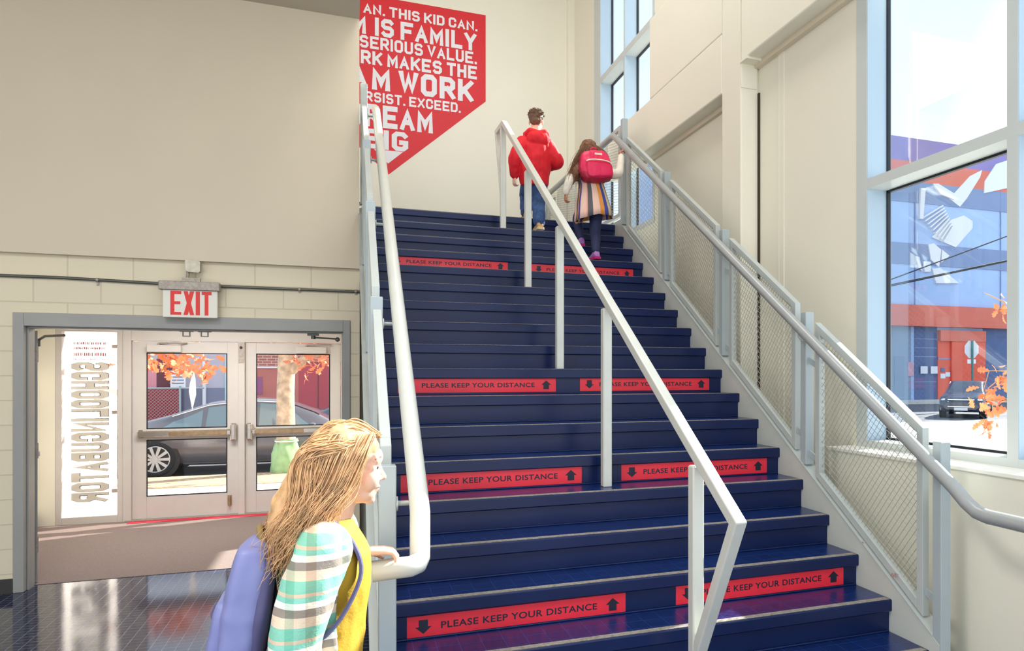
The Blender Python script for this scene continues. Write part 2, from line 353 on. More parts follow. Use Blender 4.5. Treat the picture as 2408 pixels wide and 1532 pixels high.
# --- windows: frames, reveals, gaskets, panes
def window(name, ya, yb, za, zb, mulls, trans, label, face=.065):
    t = thing(name, label, 'window', (PX+.1, (ya+yb)/2, za)); t['kind'] = 'structure'
    gx = PX+.165
    f = MB()
    def vbar(y0, y1): f.box(PX-.004, gx+.03, y0, y1, za, zb)
    for y0, y1 in mulls: vbar(y0, y1)
    for z0, z1 in trans: f.box(PX-.0035, gx+.028, ya, yb, z0, z1)
    f.build('window_frame', M['alu'], t)
    g = MB()
    edges = sorted(mulls); 
    zsp = sorted(trans)
    for (a0, a1), (b0, b1) in zip(edges, edges[1:]):
        y0, y1 = a1, b0
        for (c0, c1), (d0, d1) in zip(zsp, zsp[1:]):
            z0, z1 = c1, d0; k = .014
            for q in ((y0, y0+k, z0, z1), (y1-k, y1, z0, z1), (y0, y1, z0, z0+k), (y0, y1, z1-k, z1)): g.box(gx-.012, gx+.014, *q)
            p = MB(); p.box(gx-.003, gx+.003, y0, y1, z0, z1); p.build('pane', M['glass'], t)
    g.build('gasket', M['gasket'], t)
    rv = MB()
    for (a0, a1), (b0, b1) in zip(edges, edges[1:]):
        for (c0, c1), (d0, d1) in zip(zsp, zsp[1:]):
            rv.box(PX, gx-.012, b0-.003, b0, c1, d0)
    rv.build('window_reveal', M['jamb'], t)
    return t
window('window_1', WY0, WY1, WZ0, WZ1, [(-.5, -.43), (.52, .585), (1.60, 1.665), (2.705, 2.77), (3.84, 3.944)], [(WZ0, 1.33), (2.985, 3.05), (4.75, 4.81), (6.14, WZ1)], 'tall near window with pale aluminium frame and a view of the painted building')
window('window_2', FY0, FY1, FZ0, FZ1, [(FY0, 7.39), (8.255, 8.29), (9.17, 9.43)], [(FZ0, 3.52), (5.705, 5.785), (7.5, FZ1)], 'tall far window above the upper landing')
struct(boxes((PX+.1, PX+.11, 8.75, 9.68, 2.62, 3.05)).build('added_sun_window', M['glass']), 'small unseen window added under the landing for the vestibule sun patch', 'window')  # added out of view, carries sun onto the vestibule floor

# --- vestibule
struct(boxes((-3.6, -3.37, 7.3, 10.2, 0, 2.62)).build('wall_vestibule_left', M['wall']), 'cream left wall of the vestibule', 'wall')
w = MB(); w.box(.06, .16, 7.3, 7.55, 0, 2.62); w.box(.06, .16, 9.3, 10.2, 0, 2.62); w.box(.06, .16, 7.55, 9.3, 0, .25); w.box(.06, .16, 7.55, 9.3, 1.6, 2.62)  # opening added in this wall so the sun patch reaches the floor
struct(w.build('wall_vestibule_right', M['wall']), 'cream right wall of the vestibule', 'wall')
struct(boxes((-3.6, .16, 7.3, 10.3, 2.6, 2.7)).build('ceiling_vestibule', M['ceiling']), 'vestibule ceiling', 'ceiling')
struct(boxes((-3.37, -3.36, 7.3, 10.04, 0, .13)).build('baseboard_vestibule', M['base']), 'dark vestibule baseboard', 'baseboard')
w = MB(); w.box(-3.6, -3.193, 10.04, 10.2, 0, 2.6); w.box(-.08, .16, 10.04, 10.2, 0, 2.6); w.box(-3.193, -.08, 10.04, 10.2, 2.29, 2.6)
struct(w.build('wall_entrance', M['wall']), 'entrance wall around the glazed doors', 'wall')
struct(boxes((-2.5, -.08, 9.98, 10.06, .004, .016)).build('trim_11', M['galv']), 'metal threshold of the entrance doors', 'trim')
struct(boxes((-2.44, -.1, 9.86, 9.98, .004, .009)).build('trim_12', mat('red entrance mat strip', (206, 40, 66), .8)), 'thin red strip in front of the entrance doors', 'trim')

# doorway frame in the front wall, with the open leaf folded behind its left jamb
t = thing('door_1', 'grey metal doorway frame in the block wall', 'door frame', (-1.24, 7.2, 0)); t['kind'] = 'structure'
f = MB(); yf, yb_ = 7.085, 7.31
f.box(-2.535, -2.462, yf, yb_, 0, 2.264); f.box(-.049, .012, yf, yb_, 0, 2.264); f.box(-2.462, -.049, yf, yb_, 2.155, 2.264)
f.box(-2.462, -2.448, yf+.06, yb_-.055, 0, 2.155); f.box(-.063, -.049, yf+.06, yb_-.055, 0, 2.155); f.box(-2.448, -.063, yf+.06, yb_-.055, 2.141, 2.155)
f.build('door_frame', M['greytrim'], t, bevel=.004)
for x, y in ((-1.33, 7.16), (-1.19, 7.16)):
    h = MB(); h.box(x-.05, x+.05, y-.01, y+.035, 2.134, 2.142); h.box(x-.03, x-.022, y, y+.02, 2.10, 2.135); h.box(x+.022, x+.03, y, y+.02, 2.10, 2.135); h.box(x-.03, x+.03, y, y+.02, 2.092, 2.10)
    h.build('strike_bracket', M['conduit'], t)
h = MB(); h.box(-.36, -.26, 7.2, 7.25, 2.12, 2.142); h.tube([(-.31, 7.225, 2.12), (-.31, 7.225, 2.09)], .02); h.tube([(-.31, 7.225, 2.105), (-.1, 7.235, 2.095)], .008, 8); h.ell((-.1, 7.235, 2.09), (.022, .022, .022)); h.build('door_stop_arm', M['conduit'], t)
d = thing('door_2', 'grey door leaf folded open behind the left jamb of the doorway', 'door', (-2.478, 7.335, .012)); d['kind'] = 'structure'
def hinged(m, nm, mt, par, **kw):                    # built along +Y from the hinge pin, then swung open
    a_ = R(20.6); c_, s_ = math.cos(a_), math.sin(a_)
    m.v = [Vector((-2.478+(v.x*c_-v.y*s_), 7.335+(v.x*s_+v.y*c_), v.z)) for v in m.v]
    return m.build(nm, mt, par, **kw)
lf = hinged(MB().box(-.024, .024, .0, 1.10, .012, 2.13), 'door_leaf', M['greytrim'], d, bevel=.003)
for z in (.33, 1.12, 1.93):
    h = MB(); h.box(-.026, .030, -.004, .0, z-.065, z+.065); h.tube([(-.030, -.010, z-.065), (-.030, -.010, z+.065)], .009, 10)
    for k in (-.045, -.015, .015, .045): x_ = .012 if k in (-.015, .045) else -.008; h.tube([(x_, -.003, z+k), (x_, -.008, z+k)], .005, 8)
    hinged(h, 'hinge', M['galv'], d)
h = MB(); h.box(.024, .06, .98, 1.02, .97, 1.05); h.box(.05, .075, .92, 1.05, .99, 1.03); hinged(h, 'door_handle', M['chrome'], d)
h = MB(); h.tube([(.03, .8, 2.06), (.10, .6, 2.11), (.22, .3, 2.11)], .012, 8); h.box(.024, .07, .7, .95, 2.02, 2.09); hinged(h, 'door_closer', M['conduit'], d)

# glazed entrance: frame, sidelight, two leaves
YE = 10.09
t = thing('door_3', 'silver entrance frame with a mullion between the two exit doors', 'door frame', (-1.6, YE, 0)); t['kind'] = 'structure'
f = MB(); a, b = YE-.045, YE+.06
f.box(-3.193, -3.131, a, b, 0, 2.29); f.box(-2.583, -2.523, a, b, 0, 2.29); f.box(-2.523, -2.440, a-.012, b, 0, 2.29); f.box(-.10, -.06, a, b, 0, 2.29)
f.box(-3.131, -2.583, a, b, 0, .088); f.box(-3.131, -2.583, a, b, 2.262, 2.29); f.box(-2.44, -.10, a, b, 2.165, 2.29); 
f.build('door_frame', M['alumdoor'], t, bevel=.004)
m_ = MB(); m_.box(-1.295, -1.223, a-.02, b, .012, 2.165); m_.build('mullion', M['alumdoor'], t, bevel=.004)
k = MB(); k.box(-1.292, -1.226, a-.026, a-.018, 1.90, 2.16); k.build('lock_plate', M['galv'], t, bevel=.002)
k = MB(); k.tube([(-1.262, a-.024, 2.095), (-1.262, a-.034, 2.095)], .017, 16); k.build('lock_cylinder', M['black'], t)
k = MB(); k.box(-3.131, -2.583, YE, YE+.006, .088, 2.262); sg = k.build('pane', M['doorglass'], t)

def exit_door(name, x0, x1, gx0, gx1, side, label):
    """side=+1: latch on the right edge"""
    d = thing(name, label, 'door', ((x0+x1)/2, YE, .012)); d['kind'] = 'structure'
    f = MB(); ya, yb2 = YE-.022, YE+.022
    f.box(x0, gx0, ya, yb2, .014, 2.157); f.box(gx1, x1, ya, yb2, .014, 2.157)
    for z0, z1 in ((.014, .285), (.968, 1.10), (2.022, 2.157)): f.box(gx0, gx1, ya, yb2, z0, z1)
    f.build('door_leaf', M['alumdoor'], d, bevel=.003)
    for z0, z1 in ((.285, .968), (1.10, 2.022)):
        g = MB()
        for q in ((gx0, gx0+.011, z0, z1), (gx1-.011, gx1, z0, z1), (gx0, gx1, z0, z0+.011), (gx0, gx1, z1-.011, z1)): g.box(q[0], q[1], YE-.026, YE-.019, q[2], q[3])
        e = g.build('glazing_bead', M['gasket'], d)
        p = MB(); p.box(gx0, gx1, YE-.004, YE+.002, z0, z1); p.build('pane', M['doorglass'], d)
    lx = x1-.05 if side > 0 else x0+.05; hx = x0+.06 if side > 0 else x1-.08
    pb = MB(); xa, xb = min(lx, hx), max(lx, hx)
    pb.bbox(xa, xb, YE-.085, YE-.03, 1.005, 1.075, .012); pb.box(xa+.01, xa+.05, YE-.04, YE-.02, .99, 1.09)
    bar = pb.build('panic_bar', M['chrome'], d)
    tb = MB(); m0 = xa+.33 if side > 0 else xa+.06; m1 = xb-.07 if side > 0 else xb-.36
    tb.bbox(m0, m1, YE-.098, YE-.07, 1.01, 1.068, .008); tb.build('touch_pad', M['bronze'], bar)
    lt = MB(); lt.bbox(lx-.035, lx+.035, YE-.10, YE-.02, .935, 1.15, .014); lt.build('latch_case', M['chrome'], d, bevel=.004)
    cx0, cx1 = (x0+.16, x0+.52) if side > 0 else (x1-.53, x1-.17)
    cl = MB(); cl.bbox(cx0, cx1, YE-.085, YE-.02, 2.03, 2.115, .006); cc = cl.build('door_closer', M['alumdoor'], d)
    ar = MB(); ar.tube([(cx0+.12, YE-.05, 2.115), (cx0+.12, YE-.05, 2.135)], .014, 10); ar.tube([(cx0+.12, YE-.05, 2.135), (cx0+.3, YE-.12, 2.14), (cx1+.06, YE-.045, 2.142)], .009, 8); ar.build('closer_arm', M['galv'], cc)
    return d
d = exit_door('door_4', -2.436, -1.299, -2.287, -1.423, 1, 'left exit door with panic bar and a view of the parked car')
k = MB(); k.box(-1.418, -1.372, YE-.034, YE-.022, .13, .25); k.tube([(-1.395, YE-.04, .24), (-1.395, YE-.045, .17)], .012, 10); k.tube([(-1.395, YE-.045, .17), (-1.395, YE-.05, .12)], .016, 10); k.build('kick_down_holder', M['bronze'], d)
exit_door('door_5', -1.219, -.104, -1.098, -.231, -1, 'right exit door, partly hidden by the girl')

# raised decal lettering on the sidelight, read from outside
t = thing('window_lettering', 'vertical cream lettering film on the glazed sidelight left of the exit doors', 'window lettering', (-2.875, YE+.007, .25))
lt = MB(); bk = MB(); X0, X1 = -3.05, -2.685
def rows(s_, z0, z1, wt_, mb, yy, grow=0):    # text runs downwards, letter tops to the left (mirrored from inside)
    for i, q in enumerate(block_text(s_, 0, 1, 0, 1, wt_, gap=.55, spacew=1.4)): mb.add([(X1+grow-(X1-X0+2*grow)*b_, yy+.00004*(i % 50), z1+grow-(z1-z0+2*grow)*a_) for a_, b_ in q], [(0, 1, 2, 3)])
for s_, z0, z1 in (('INCUBATOR', .255, 1.235), ('SCHOOL', 1.262, 1.90)): rows(s_, z0, z1, .82, lt, YE+.0078); rows(s_, z0, z1, 1.0, bk, YE+.0108, .005)
sm = MB(); rq = random.Random(3)
for z0, z1 in ((1.93, 1.945), (1.975, 2.02), (2.055, 2.085), (2.11, 2.145)):       # small illegible lines of print
    x = X0+.02
    while x < X1-.03:
        w_ = rq.uniform(.006, .016); sm.box(x, min(x+w_, X1-.02), YE+.008, YE+.0085, z0+rq.uniform(0, .004), z1-rq.uniform(0, .006)); x += w_+rq.uniform(.002, .010)
sm.build('small_print', mat('faded red print', (190, 104, 104), .6), t)
bk.build('lettering_outline', mat('charcoal lettering outline', (98, 94, 92), .6), t)
lt.build('lettering', mat('cream lettering film', (244, 236, 218), .5), t)
t2 = thing('downpipe', 'green painted pipe outside the sidelight beside the lettering', 'pipe', (-2.64, 10.5, -.1))
k = MB(); k.tube([(-2.66, 10.45, -.1), (-2.66, 10.45, 2.7)], .022, 12); k.build('pipe', mat('green pipe paint', (84, 122, 104), .5), t2)
for z in (.35, 1.3, 2.1):
    k = MB(); k.box(-2.69, -2.63, 10.25, 10.48, z-.02, z+.02); k.build('pipe_bracket', M['galv'], t2)

struct(boxes((-3.6, -3.32, 10.2, 12.9, -.1, 3.2)).build('wall_added_white', mat('white added wall paint', (236, 232, 226), .7)), 'white wall added outside the sidelight as a bright sunlit backdrop', 'wall')  # added to catch the sun and fill the sidelight with white
# ------------------------------------------------------------------ staircase
st = thing('staircase', 'wide navy painted staircase rising to the upper landing', 'staircase', (1.47, ny(1), 0))
for n in range(1, 20):
    y = ny(n); z = n*RS; yn = ny(n+1)+.05 if n < 19 else y+.3
    m = MB(); ov, nh, c = .022, .066, .008
    prof = [(y+ov, z-RS-.002), (y+ov, z-nh), (y+.006, z-nh), (y, z-nh+.006), (y, z-c), (y+c*.3, z-c*.3), (y+c, z), (yn, z), (yn, z-.05), (y+.08, z-.05), (y+.08, z-RS-.002)]
    m.prism(prof, 'X', SX0, SX1); s_ = m.build('step', M['navy'], st)
    k = MB(); k.box(SX0+.004, SX1-.004, y+.045, min(yn, ny(n+1)+.02) if n < 19 else y+.3, z, z+.002); k.build('tread_cover', M['tread'], s_)
    k = MB(); k.box(SX0+.004, SX1-.012, y+.007, y+.043, z, z+.0025); k.build('nosing_strip', M['nosing'], s_)
    k = MB(); k.tube([(SX0+.01, y+TR+.016, z+.006), (SX1-.01, y+TR+.016, z+.006)], .006, 6)
    if n < 19: k.build('cove_base', M['navy'], s_)
sl = RS/TR
def zin(y): return .423+(y-2.830)*sl+.012   # inner top edge of the stringer
for x0, x1 in ((SX1, SX1+.065), (SX0-.072, SX0)):
    m = MB(); m.prism([(2.79, 0), (2.79, zin(2.79)), (7.26, zin(7.26)), (7.26, LZ-.04), (7.44, LZ-.04), (7.44, LZ-.5), (2.79+.75, 0)], 'X', x0, x1); m.build('stringer', M['stringer'], st)
    m = MB(); e = .0  # light cap plate on the stringer
    ca, cb = (x0-.004, x1+.02) if x0 > 1 else (x0-.02, x1+.004)
    m.prism([(2.836, zin(2.836)), (7.24, zin(7.24)), (7.24, zin(7.24)+.008), (2.836, zin(2.836)+.008)], 'X', ca, cb); m.build('stringer_cap', M['steel'], st)

k = MB(); xs_ = SX1-.0008
for y0_, z0_, y1_, z1_ in ((3.13, .665, 3.12, .685), (3.12, .685, 3.11, .665), (3.11, .665, 3.10, .688), (3.095, .665, 3.093, .690), (3.085, .668, 3.083, .690), (3.083, .690, 3.07, .688), (3.37, .795, 3.35, .80), (3.365, .803, 3.35, .793)):
    k.tube([(xs_, y0_, z0_), (xs_, y1_, z1_)], .0012, 5)
k.build('red_scrawl', mat('faded red marker', (196, 84, 84), .6), st)

# ------------------------------------------------------------------ side guardrails with woven panels and handrail
POSTS = [2.78, 3.907, 5.005, 6.11, 7.215]; PW = .058
TOPS = [1.425, 2.168, 2.912, 3.66, 4.53]
def guard(name, label, inner, outer, hx, mirror):
    sgn = 1 if outer > inner else -1
    t = thing(name, label, 'guardrail', ((inner+outer)/2, 2.8, 0))
    x0, x1 = sorted((inner, outer)); xc = (x0+x1)/2
    for i, (y, zt) in enumerate(zip(POSTS, TOPS)):
        foot = 0 if i == 0 else zin(y+.03)+.006
        m = MB(); m.bbox(x0, x1, y, y+PW, foot, zt, .003); m.build('post', M['steel_cool'], t)
        if i == 0: m = MB(); m.box(x0-.02, x1+.02, y-.02, y+PW+.02, 0, .008); m.build('base_plate', M['steel_cool'], t)
    def panel(pts, hsl, fw=.044):
        """pts: near-bottom, far-bottom, far-top, near-top in (y,z); returns frame + mesh"""
        p = MB(); px0, px1 = xc-.021, xc+.021
        (ya, za), (yb, zb), (yc, zc), (yd, zd) = pts
        g = (zb-za)/(yb-ya); vt = fw*math.sqrt(1+g*g)
        p.prism([(ya, za), (ya+fw, za+fw*g), (yd+fw, zd+fw*g), (yd, zd)], 'X', px0, px1)
        p.prism([(yb-fw, zb-fw*g), (yb, zb), (yc, zc), (yc-fw, zc-fw*g)], 'X', px0, px1)
        p.prism([(ya+fw, za+fw*g), (yb-fw, zb-fw*g), (yb-fw, zb-fw*g+vt), (ya+fw, za+fw*g+vt)], 'X', px0, px1)
        p.prism([(ya+fw, zd+fw*g-vt), (yb-fw, zc-fw*g-vt), (yb-fw, zc-fw*g), (ya+fw, zd+fw*g)], 'X', px0, px1)
        fr = p.build('panel_frame', M['steel'], t, bevel=.003)
        w_ = MB(); r = .0019
        lo = lambda y: za+(y-ya)*g+vt; hi = lambda y: zd+(y-ya)*g-vt; yl, yr = ya+fw, yb-fw
        def clip(y0, z0, dy, dz):
            # clip the line to the inner parallelogram
            ta, tb = -9., 9.
            if abs(dy) > 1e-9:
                q = sorted(((yl-y0)/dy, (yr-y0)/dy)); ta, tb = max(ta, q[0]), min(tb, q[1])
            den = dz-g*dy
            if abs(den) > 1e-9:
                q = sorted(((lo(y0)-z0)/den, (hi(y0)-z0)/den)); ta, tb = max(ta, q[0]), min(tb, q[1])
            elif not (lo(y0) <= z0 <= hi(y0)): return
            if tb-ta > .01: w_.tube([(xc, y0+dy*ta, z0+dz*ta), (xc, y0+dy*tb, z0+dz*tb)], r, 4, caps=False, smooth=False)
        ym, zm = (yl+yr)/2, (lo((yl+yr)/2)+hi((yl+yr)/2))/2
        for ang in (hsl, hsl+R(84)):
            dy, dz = math.cos(ang), math.sin(ang); nyv, nzv = -dz, dy
            for k in range(-34, 35): clip(ym+nyv*k*.031, zm+nzv*k*.031, dy, dz)
        w_.build('wire_mesh', M['wire'], fr)
    for i in range(4):
        ya = POSTS[i]+PW+.075; yb = POSTS[i+1]-.082
        zb_ = .512+(ya-2.913)*sl; zt_ = 1.487+(ya-2.913)*sl
        d = (yb-ya)*sl
        panel([(ya, zb_), (yb, zb_+d), (yb, zt_+d), (ya, zt_)], R(-52))
        for yp, ye, zz in ((POSTS[i]+PW, ya, zb_), (POSTS[i+1], yb, zb_+d)):
            for q in (.10, .80 if ye == ya else .70):
                m = MB(); a, b = sorted((yp, ye)); z = zz+q
                m.prism([(a, z-.02+(0 if ye == ya else 0)), (b, z-.02+(b-a)*(.4 if ye == ya else .4)), (b, z+.02+(b-a)*.4), (a, z+.02)], 'X', xc-.006, xc+.006); m.build('bracket', M['steel_cool'], t)
    if not mirror:     # level guard along the landing edge
        ya, yb = POSTS[4]+PW+.06, YB-.06
        panel([(ya, LZ+.07), (yb, LZ+.07), (yb, 4.49), (ya, 4.49)], R(10))
        m = MB(); m.bbox(x0, x1, YB-PW-.001, YB-.001, LZ, 4.53, .003); m.build('post', M['steel_cool'], t)
        m = MB(); m.box(x0, x1, 7.27, YB, LZ-.04, LZ+.03); m.build('toe_plate', M['steel'], t)
        for q in (LZ+.25, 4.25):
            m = MB(); m.box(xc-.006, xc+.006, POSTS[4]+PW, ya, q-.02, q+.02); m.build('bracket', M['steel_cool'], t)
    # handrail
    hz = lambda y: 1.95+(y-3.70)*sl*1.005
    r = .033 if not mirror else .036
    if not mirror:
        pts = [(hx, 1.75, 1.120), (hx, 2.43, 1.125), (hx, 2.49, 1.135), (hx, 2.55, 1.17)]
        pts += [(hx, 2.62, hz(2.62)+.0), (hx, 7.20, hz(7.20)), (hx, 7.26, hz(7.26)-.006), (hx, 7.33, hz(7.26)+.012), (hx, 10.15, hz(7.26)+.014), (hx+.03, 10.25, hz(7.26)+.012)]
        brk = [(3.86, 0), (4.93, 0), (6.03, 0), (7.08, 0), (8.6, 1), (9.9, 1)]
    else:
        zb0 = 1.095
        pts = [(.075, 2.585, zb0-.005), (.16, 2.583, zb0), (.20, 2.588, zb0), (.226, 2.607, zb0+.003), (.238, 2.64, zb0+.015), (hx, 2.69, hz(2.69)-.01), (hx, 2.76, hz(2.76))]
        pts += [(hx, 7.16, hz(7.16)), (hx, 7.24, hz(7.24)-.012), (hx, 7.34, hz(7.24)+.01)]
        brk = [(2.81, 0), (3.93, 0), (5.03, 0), (6.13, 0), (7.2, 0)]
    h = MB(); h.tube(pts, r, 20); hr = h.build('handrail', M['pipe'] if not mirror else M['rail'], t)
    for y, lv in brk:
        z = (hz(y) if not lv else hz(7.26)+.014); b = MB(); wall = inner
        b.tube([(wall, y, z-.075), (hx+(wall-hx)*.25, y, z-.075), (hx, y, z-.055), (hx, y, z-.03)], .011, 8); b.tube([(wall, y, z-.075), (wall+(hx-wall)*.08, y, z-.075)], .028, 12); b.build('handrail_bracket', M['steel'], hr)
    return t
guard('guardrail', 'grey guardrail with woven wire panels along the window side of the stair', SX1+.002, SX1+.065, 2.688, False)
guard('guardrail', 'grey guardrail with pale handrail along the doorway side of the stair', SX0-.006, SX0-.069, .243, True)

# ------------------------------------------------------------------ centre handrail
XC = 1.468
t = thing('handrail', 'white free-standing handrail running up the middle of the stair', 'handrail', (XC, 3.0, .36))
hz = lambda y: 1.385+(y-2.880)*.6767
m = MB(); m.tube([(XC, 2.90, .47), (XC, 2.530, 1.165), (XC, 7.16, 4.295), (XC, 7.50, 4.31), (XC, 7.235, 3.60)], .03, up=(0, 0, 1), flat=(.026, .026)); m.build('rail', M['rail'], t, bevel=.006)
for n, y in ((2, 2.90), (6, 4.10), (10, 5.13), (14, 6.135), (18, 7.215)):
    zf = {2: 2, 6: 6, 10: 10, 14: 14, 18: 18}[n]*RS
    m = MB(); m.bbox(XC-.028, XC+.028, y-.028, y+.028, zf, hz(y)-.045, .006); m.build('post', M['rail'], t)

# ------------------------------------------------------------------ distance signs on the risers
SIGNS = []
def sign(n, x0, x1, z0, z1, label):
    y = ny(n)+.022
    t = thing('distance_sign', label, 'sign', ((x0+x1)/2, y, z0), 'red distance signs on the risers')
    MB().box(x0, x1, y-.0025, y+.001, z0, z1).build('sign_panel', M['red'], t)
    w_, h_ = x1-x0, z1-z0; yy = y-.0032
    def arrow(cx, up):
        k = MB(); s_ = 1 if up else -1; cz = (z0+z1)/2; a = h_*.33
        P = [(-.50, 0), (0, .95), (.50, 0), (.28, 0), (.28, -.95), (-.28, -.95), (-.28, 0)]
        P = [(cx+p[0]*a*2.2, cz+s_*p[1]*a) for p in P]
        if not up: P = P[::-1]
        k.prism(P, 'Y', yy, yy+.001); k.build('arrow', M['ink'], t)
    arrow(x0+.068*w_, False); arrow(x1-.065*w_, True)
    k = MB(); put_text(k, 'PLEASE KEEP YOUR DISTANCE', lambda a, b: (x0+w_*(.142+.715*a), yy, z0+h_*(.34+.32*b)), bold=.022, spacing=1.08); k.build('lettering', M['ink'], t)
sign(4, .25, 1.326, .545, .647, 'red distance sign with black arrows on the lowest signed riser, left of the middle handrail')
sign(4, 1.61, 2.674, .552, .655, 'red distance sign with black arrows on the lowest signed riser, right of the middle handrail')
sign(7, .275, 1.350, 1.092, 1.195, 'red distance sign on the second signed riser from below, left of the middle handrail')
sign(7, 1.612, 2.676, 1.092, 1.192, 'red distance sign on the second signed riser from below, right of the middle handrail')
sign(10, .31, 1.411, 1.637, 1.738, 'red distance sign on the third signed riser from below, left of the middle handrail')
sign(10, 1.596, 2.662, 1.640, 1.738, 'red distance sign on the third signed riser from below, right of the middle handrail')
sign(16, .33, 1.399, 2.728, 2.822, 'small red distance sign on the topmost signed riser, behind the doorway-side handrail')
sign(16, 1.627, 2.667, 2.722, 2.812, 'small red distance sign on the topmost signed riser, below the walking girl')

# ------------------------------------------------------------------ mural on the back wall
t = thing('wall_mural', 'red pennant shaped mural with white slogans on the back wall', 'mural', (.52, YB, 4.55))
ym = YB-.002
k = MB(); k.prism([(.52, 4.545), (1.871, 5.742), (1.871, 7.0), (-.83, 7.0), (-.83, 5.742)], 'Y', ym-.002, ym+.002); k.build('mural_field', M['muralred'], t)
k = MB(); yt = ym-.003
k.prism([(.325, 4.879), (.514, 4.697), (.714, 4.879)], 'Y', yt, yt+.001)
def line(txt, x0, x1, z0, z1, bold=.03):
    for i, q in enumerate(block_text(txt, x0, x1, z0, z1, {.03: .78, .04: .84, .045: .86, .05: .92}[bold])): k.add([(x, yt-.00005*(i % 60), z) for x, z in q], [(0, 1, 2, 3)])
line('AN. THIS KID CAN.', .187, 1.751, 6.741, 6.883); line('C', .03, .135, 6.741, 6.883)
line('IS FAMILY', .339, 1.734, 6.452, 6.705, .045); line('M', .03, .222, 6.452, 6.705, .045)
line('SERIOUS VALUE.', .14, 1.743, 6.263, 6.434)
line('RK MAKES THE', .155, 1.743, 6.042, 6.231, .04); line('WO', -.20, .10, 6.042, 6.231, .04)
line('M WORK', .299, 1.690, 5.702, 6.018, .05); line('A', .02, .24, 5.702, 6.018, .05)
line('RSIST. EXCEED.', .211, 1.512, 5.528, 5.668)
line('DREAM', -.02, 1.121, 5.185, 5.499, .05)
line('BIG', .20, .783, 4.886, 5.156, .05)
k.build('lettering', M['white'], t)

# ------------------------------------------------------------------ exit sign, junction box, conduit
t = thing('exit_sign', 'white exit sign with red letters hanging above the doorway', 'exit sign', (-1.265, 7.02, 2.244))
YX = 6.985
MB().bbox(-1.497, -1.043, YX-.03, YX+.055, 2.478, 2.552, .004).build('canopy', M['galv'], t)
MB().bbox(-1.470, -1.062, YX-.006, YX+.03, 2.246, 2.48, .004).build('face_panel', M['exitface'], t)
k = MB()
def bar(x0, x1, z0, z1): k.box(x0, x1, YX-.009, YX-.006, z0, z1)
zz0, zz1 = 2.268, 2.470; 
bar(-1.413, -1.384, zz0, zz1); bar(-1.384, -1.333, zz1-.027, zz1); bar(-1.384, -1.340, 2.358, 2.382); bar(-1.384, -1.333, zz0, zz0+.024)
for s_ in (1, -1):
    xa, xb = (-1.313, -1.275) if s_ == 1 else (-1.275, -1.313)
    a0, b0 = (-1.316, -1.285), (-1.268, -1.237)
    lo, hi = (a0, b0) if s_ == 1 else (b0, a0)
    k.prism([(lo[0], zz0), (lo[1], zz0), (hi[1], zz1), (hi[0], zz1)], 'Y', YX-.009-.0004*s_, YX-.006)
bar(-1.225, -1.194, zz0, zz1); bar(-1.180, -1.106, zz1-.027, zz1); bar(-1.158, -1.130, zz0, zz1-.027)
k.build('lettering', M['exitred'], t)
k = MB(); k.box(-1.33, -1.19, YX-.01, YX+.03, 2.552, 2.585); k.tube([(-1.292, YX+.02, 2.57), (-1.292, YX+.04, 2.64)], .013, 10); k.prism([(-1.29, 2.552), (-1.22, 2.552), (-1.235, 2.575), (-1.275, 2.575)], 'Y', YX-.02, YX-.01); k.build('mounting_bracket', M['galv'], t)
t2 = thing('junction_box', 'square painted junction box above the exit sign', 'junction box', (-1.25, 7.06, 2.64))
k = MB(); k.prism([(-1.305, 2.655), (-1.292, 2.638), (-1.208, 2.632), (-1.196, 2.648), (-1.196, 2.725), (-1.21, 2.738), (-1.298, 2.742), (-1.31, 2.73)], 'Y', 6.99, 7.01); k.build('cover_plate', mat('chipped white plate', (226, 218, 200), .6, var=(25, .15)), t2, bevel=.003)
MB().box(-1.303, -1.2, 7.01, 7.06, 2.64, 2.735).build('box_body', M['galv'], t2)
cd = thing('conduit', 'grey metal conduit running along the block wall behind the exit sign', 'conduit', (-3, 7.085, 2.53))
k = MB(); k.tube([(-7, 7.085, 2.553), (-2.2, 7.086, 2.556), (-1.4, 7.085, 2.535), (.09, 7.085, 2.532)], .013, 10); k.build('conduit_pipe', M['conduit'], cd)
for x in (-1.96, -.42, .06):
    k = MB(); k.tube([(x-.008, 7.085, 2.548 if x < -1 else 2.533), (x+.008, 7.085, 2.548 if x < -1 else 2.533)], .018, 10); k.box(x-.008, x+.008, 7.09, 7.104, 2.505, 2.55); k.build('strap', M['galv'], cd)
k = MB(); k.tube([(-.015, 7.09, 1.3), (.01, 7.08, 1.24), (.05, 7.08, 1.23), (.085, 7.085, 1.25)], .005, 6); tag(k.build('cord', M['black']), 'short black cord hanging on the wall beside the stair guardrail', 'cord')
# ------------------------------------------------------------------ outside
M['concrete'] = mat('sunlit concrete pavement', (206, 202, 194), .85, var=(3, .08), bump=(40, .1))
M['asphalt'] = mat('asphalt', (96, 98, 104), .9, var=(30, .2))
M['leaflitter'] = mat('leaf litter soil', (176, 150, 122), .95, var=(18, .4), bump=(60, .6))
struct(boxes((-30, 60, 10.2, 60, -.4, -.16), ).build('ground_street', M['asphalt']), 'asphalt street', 'street')
g = MB(); g.box(-30, 8, 10.2, 14.3, -.2, -.02); g.box(3.45, 40, -10, 10.2, -.2, -.02); g.box(8, 40, 10.2, 21, -.2, -.02)
struct(g.build('ground_pavement', M['concrete']), 'sunlit concrete pavement outside', 'pavement')
struct(boxes((-30, 60, 36, 38.2, -.2, .02)).build('ground_far_pavement', M['concrete']), 'pavement across the street', 'pavement')
tag(boxes((-12, 6, 12.9, 14.25, -.03, -.008)).build('leaf_litter', M['leaflitter']), 'strip of fallen leaves along the kerb', 'leaves', kind='stuff')

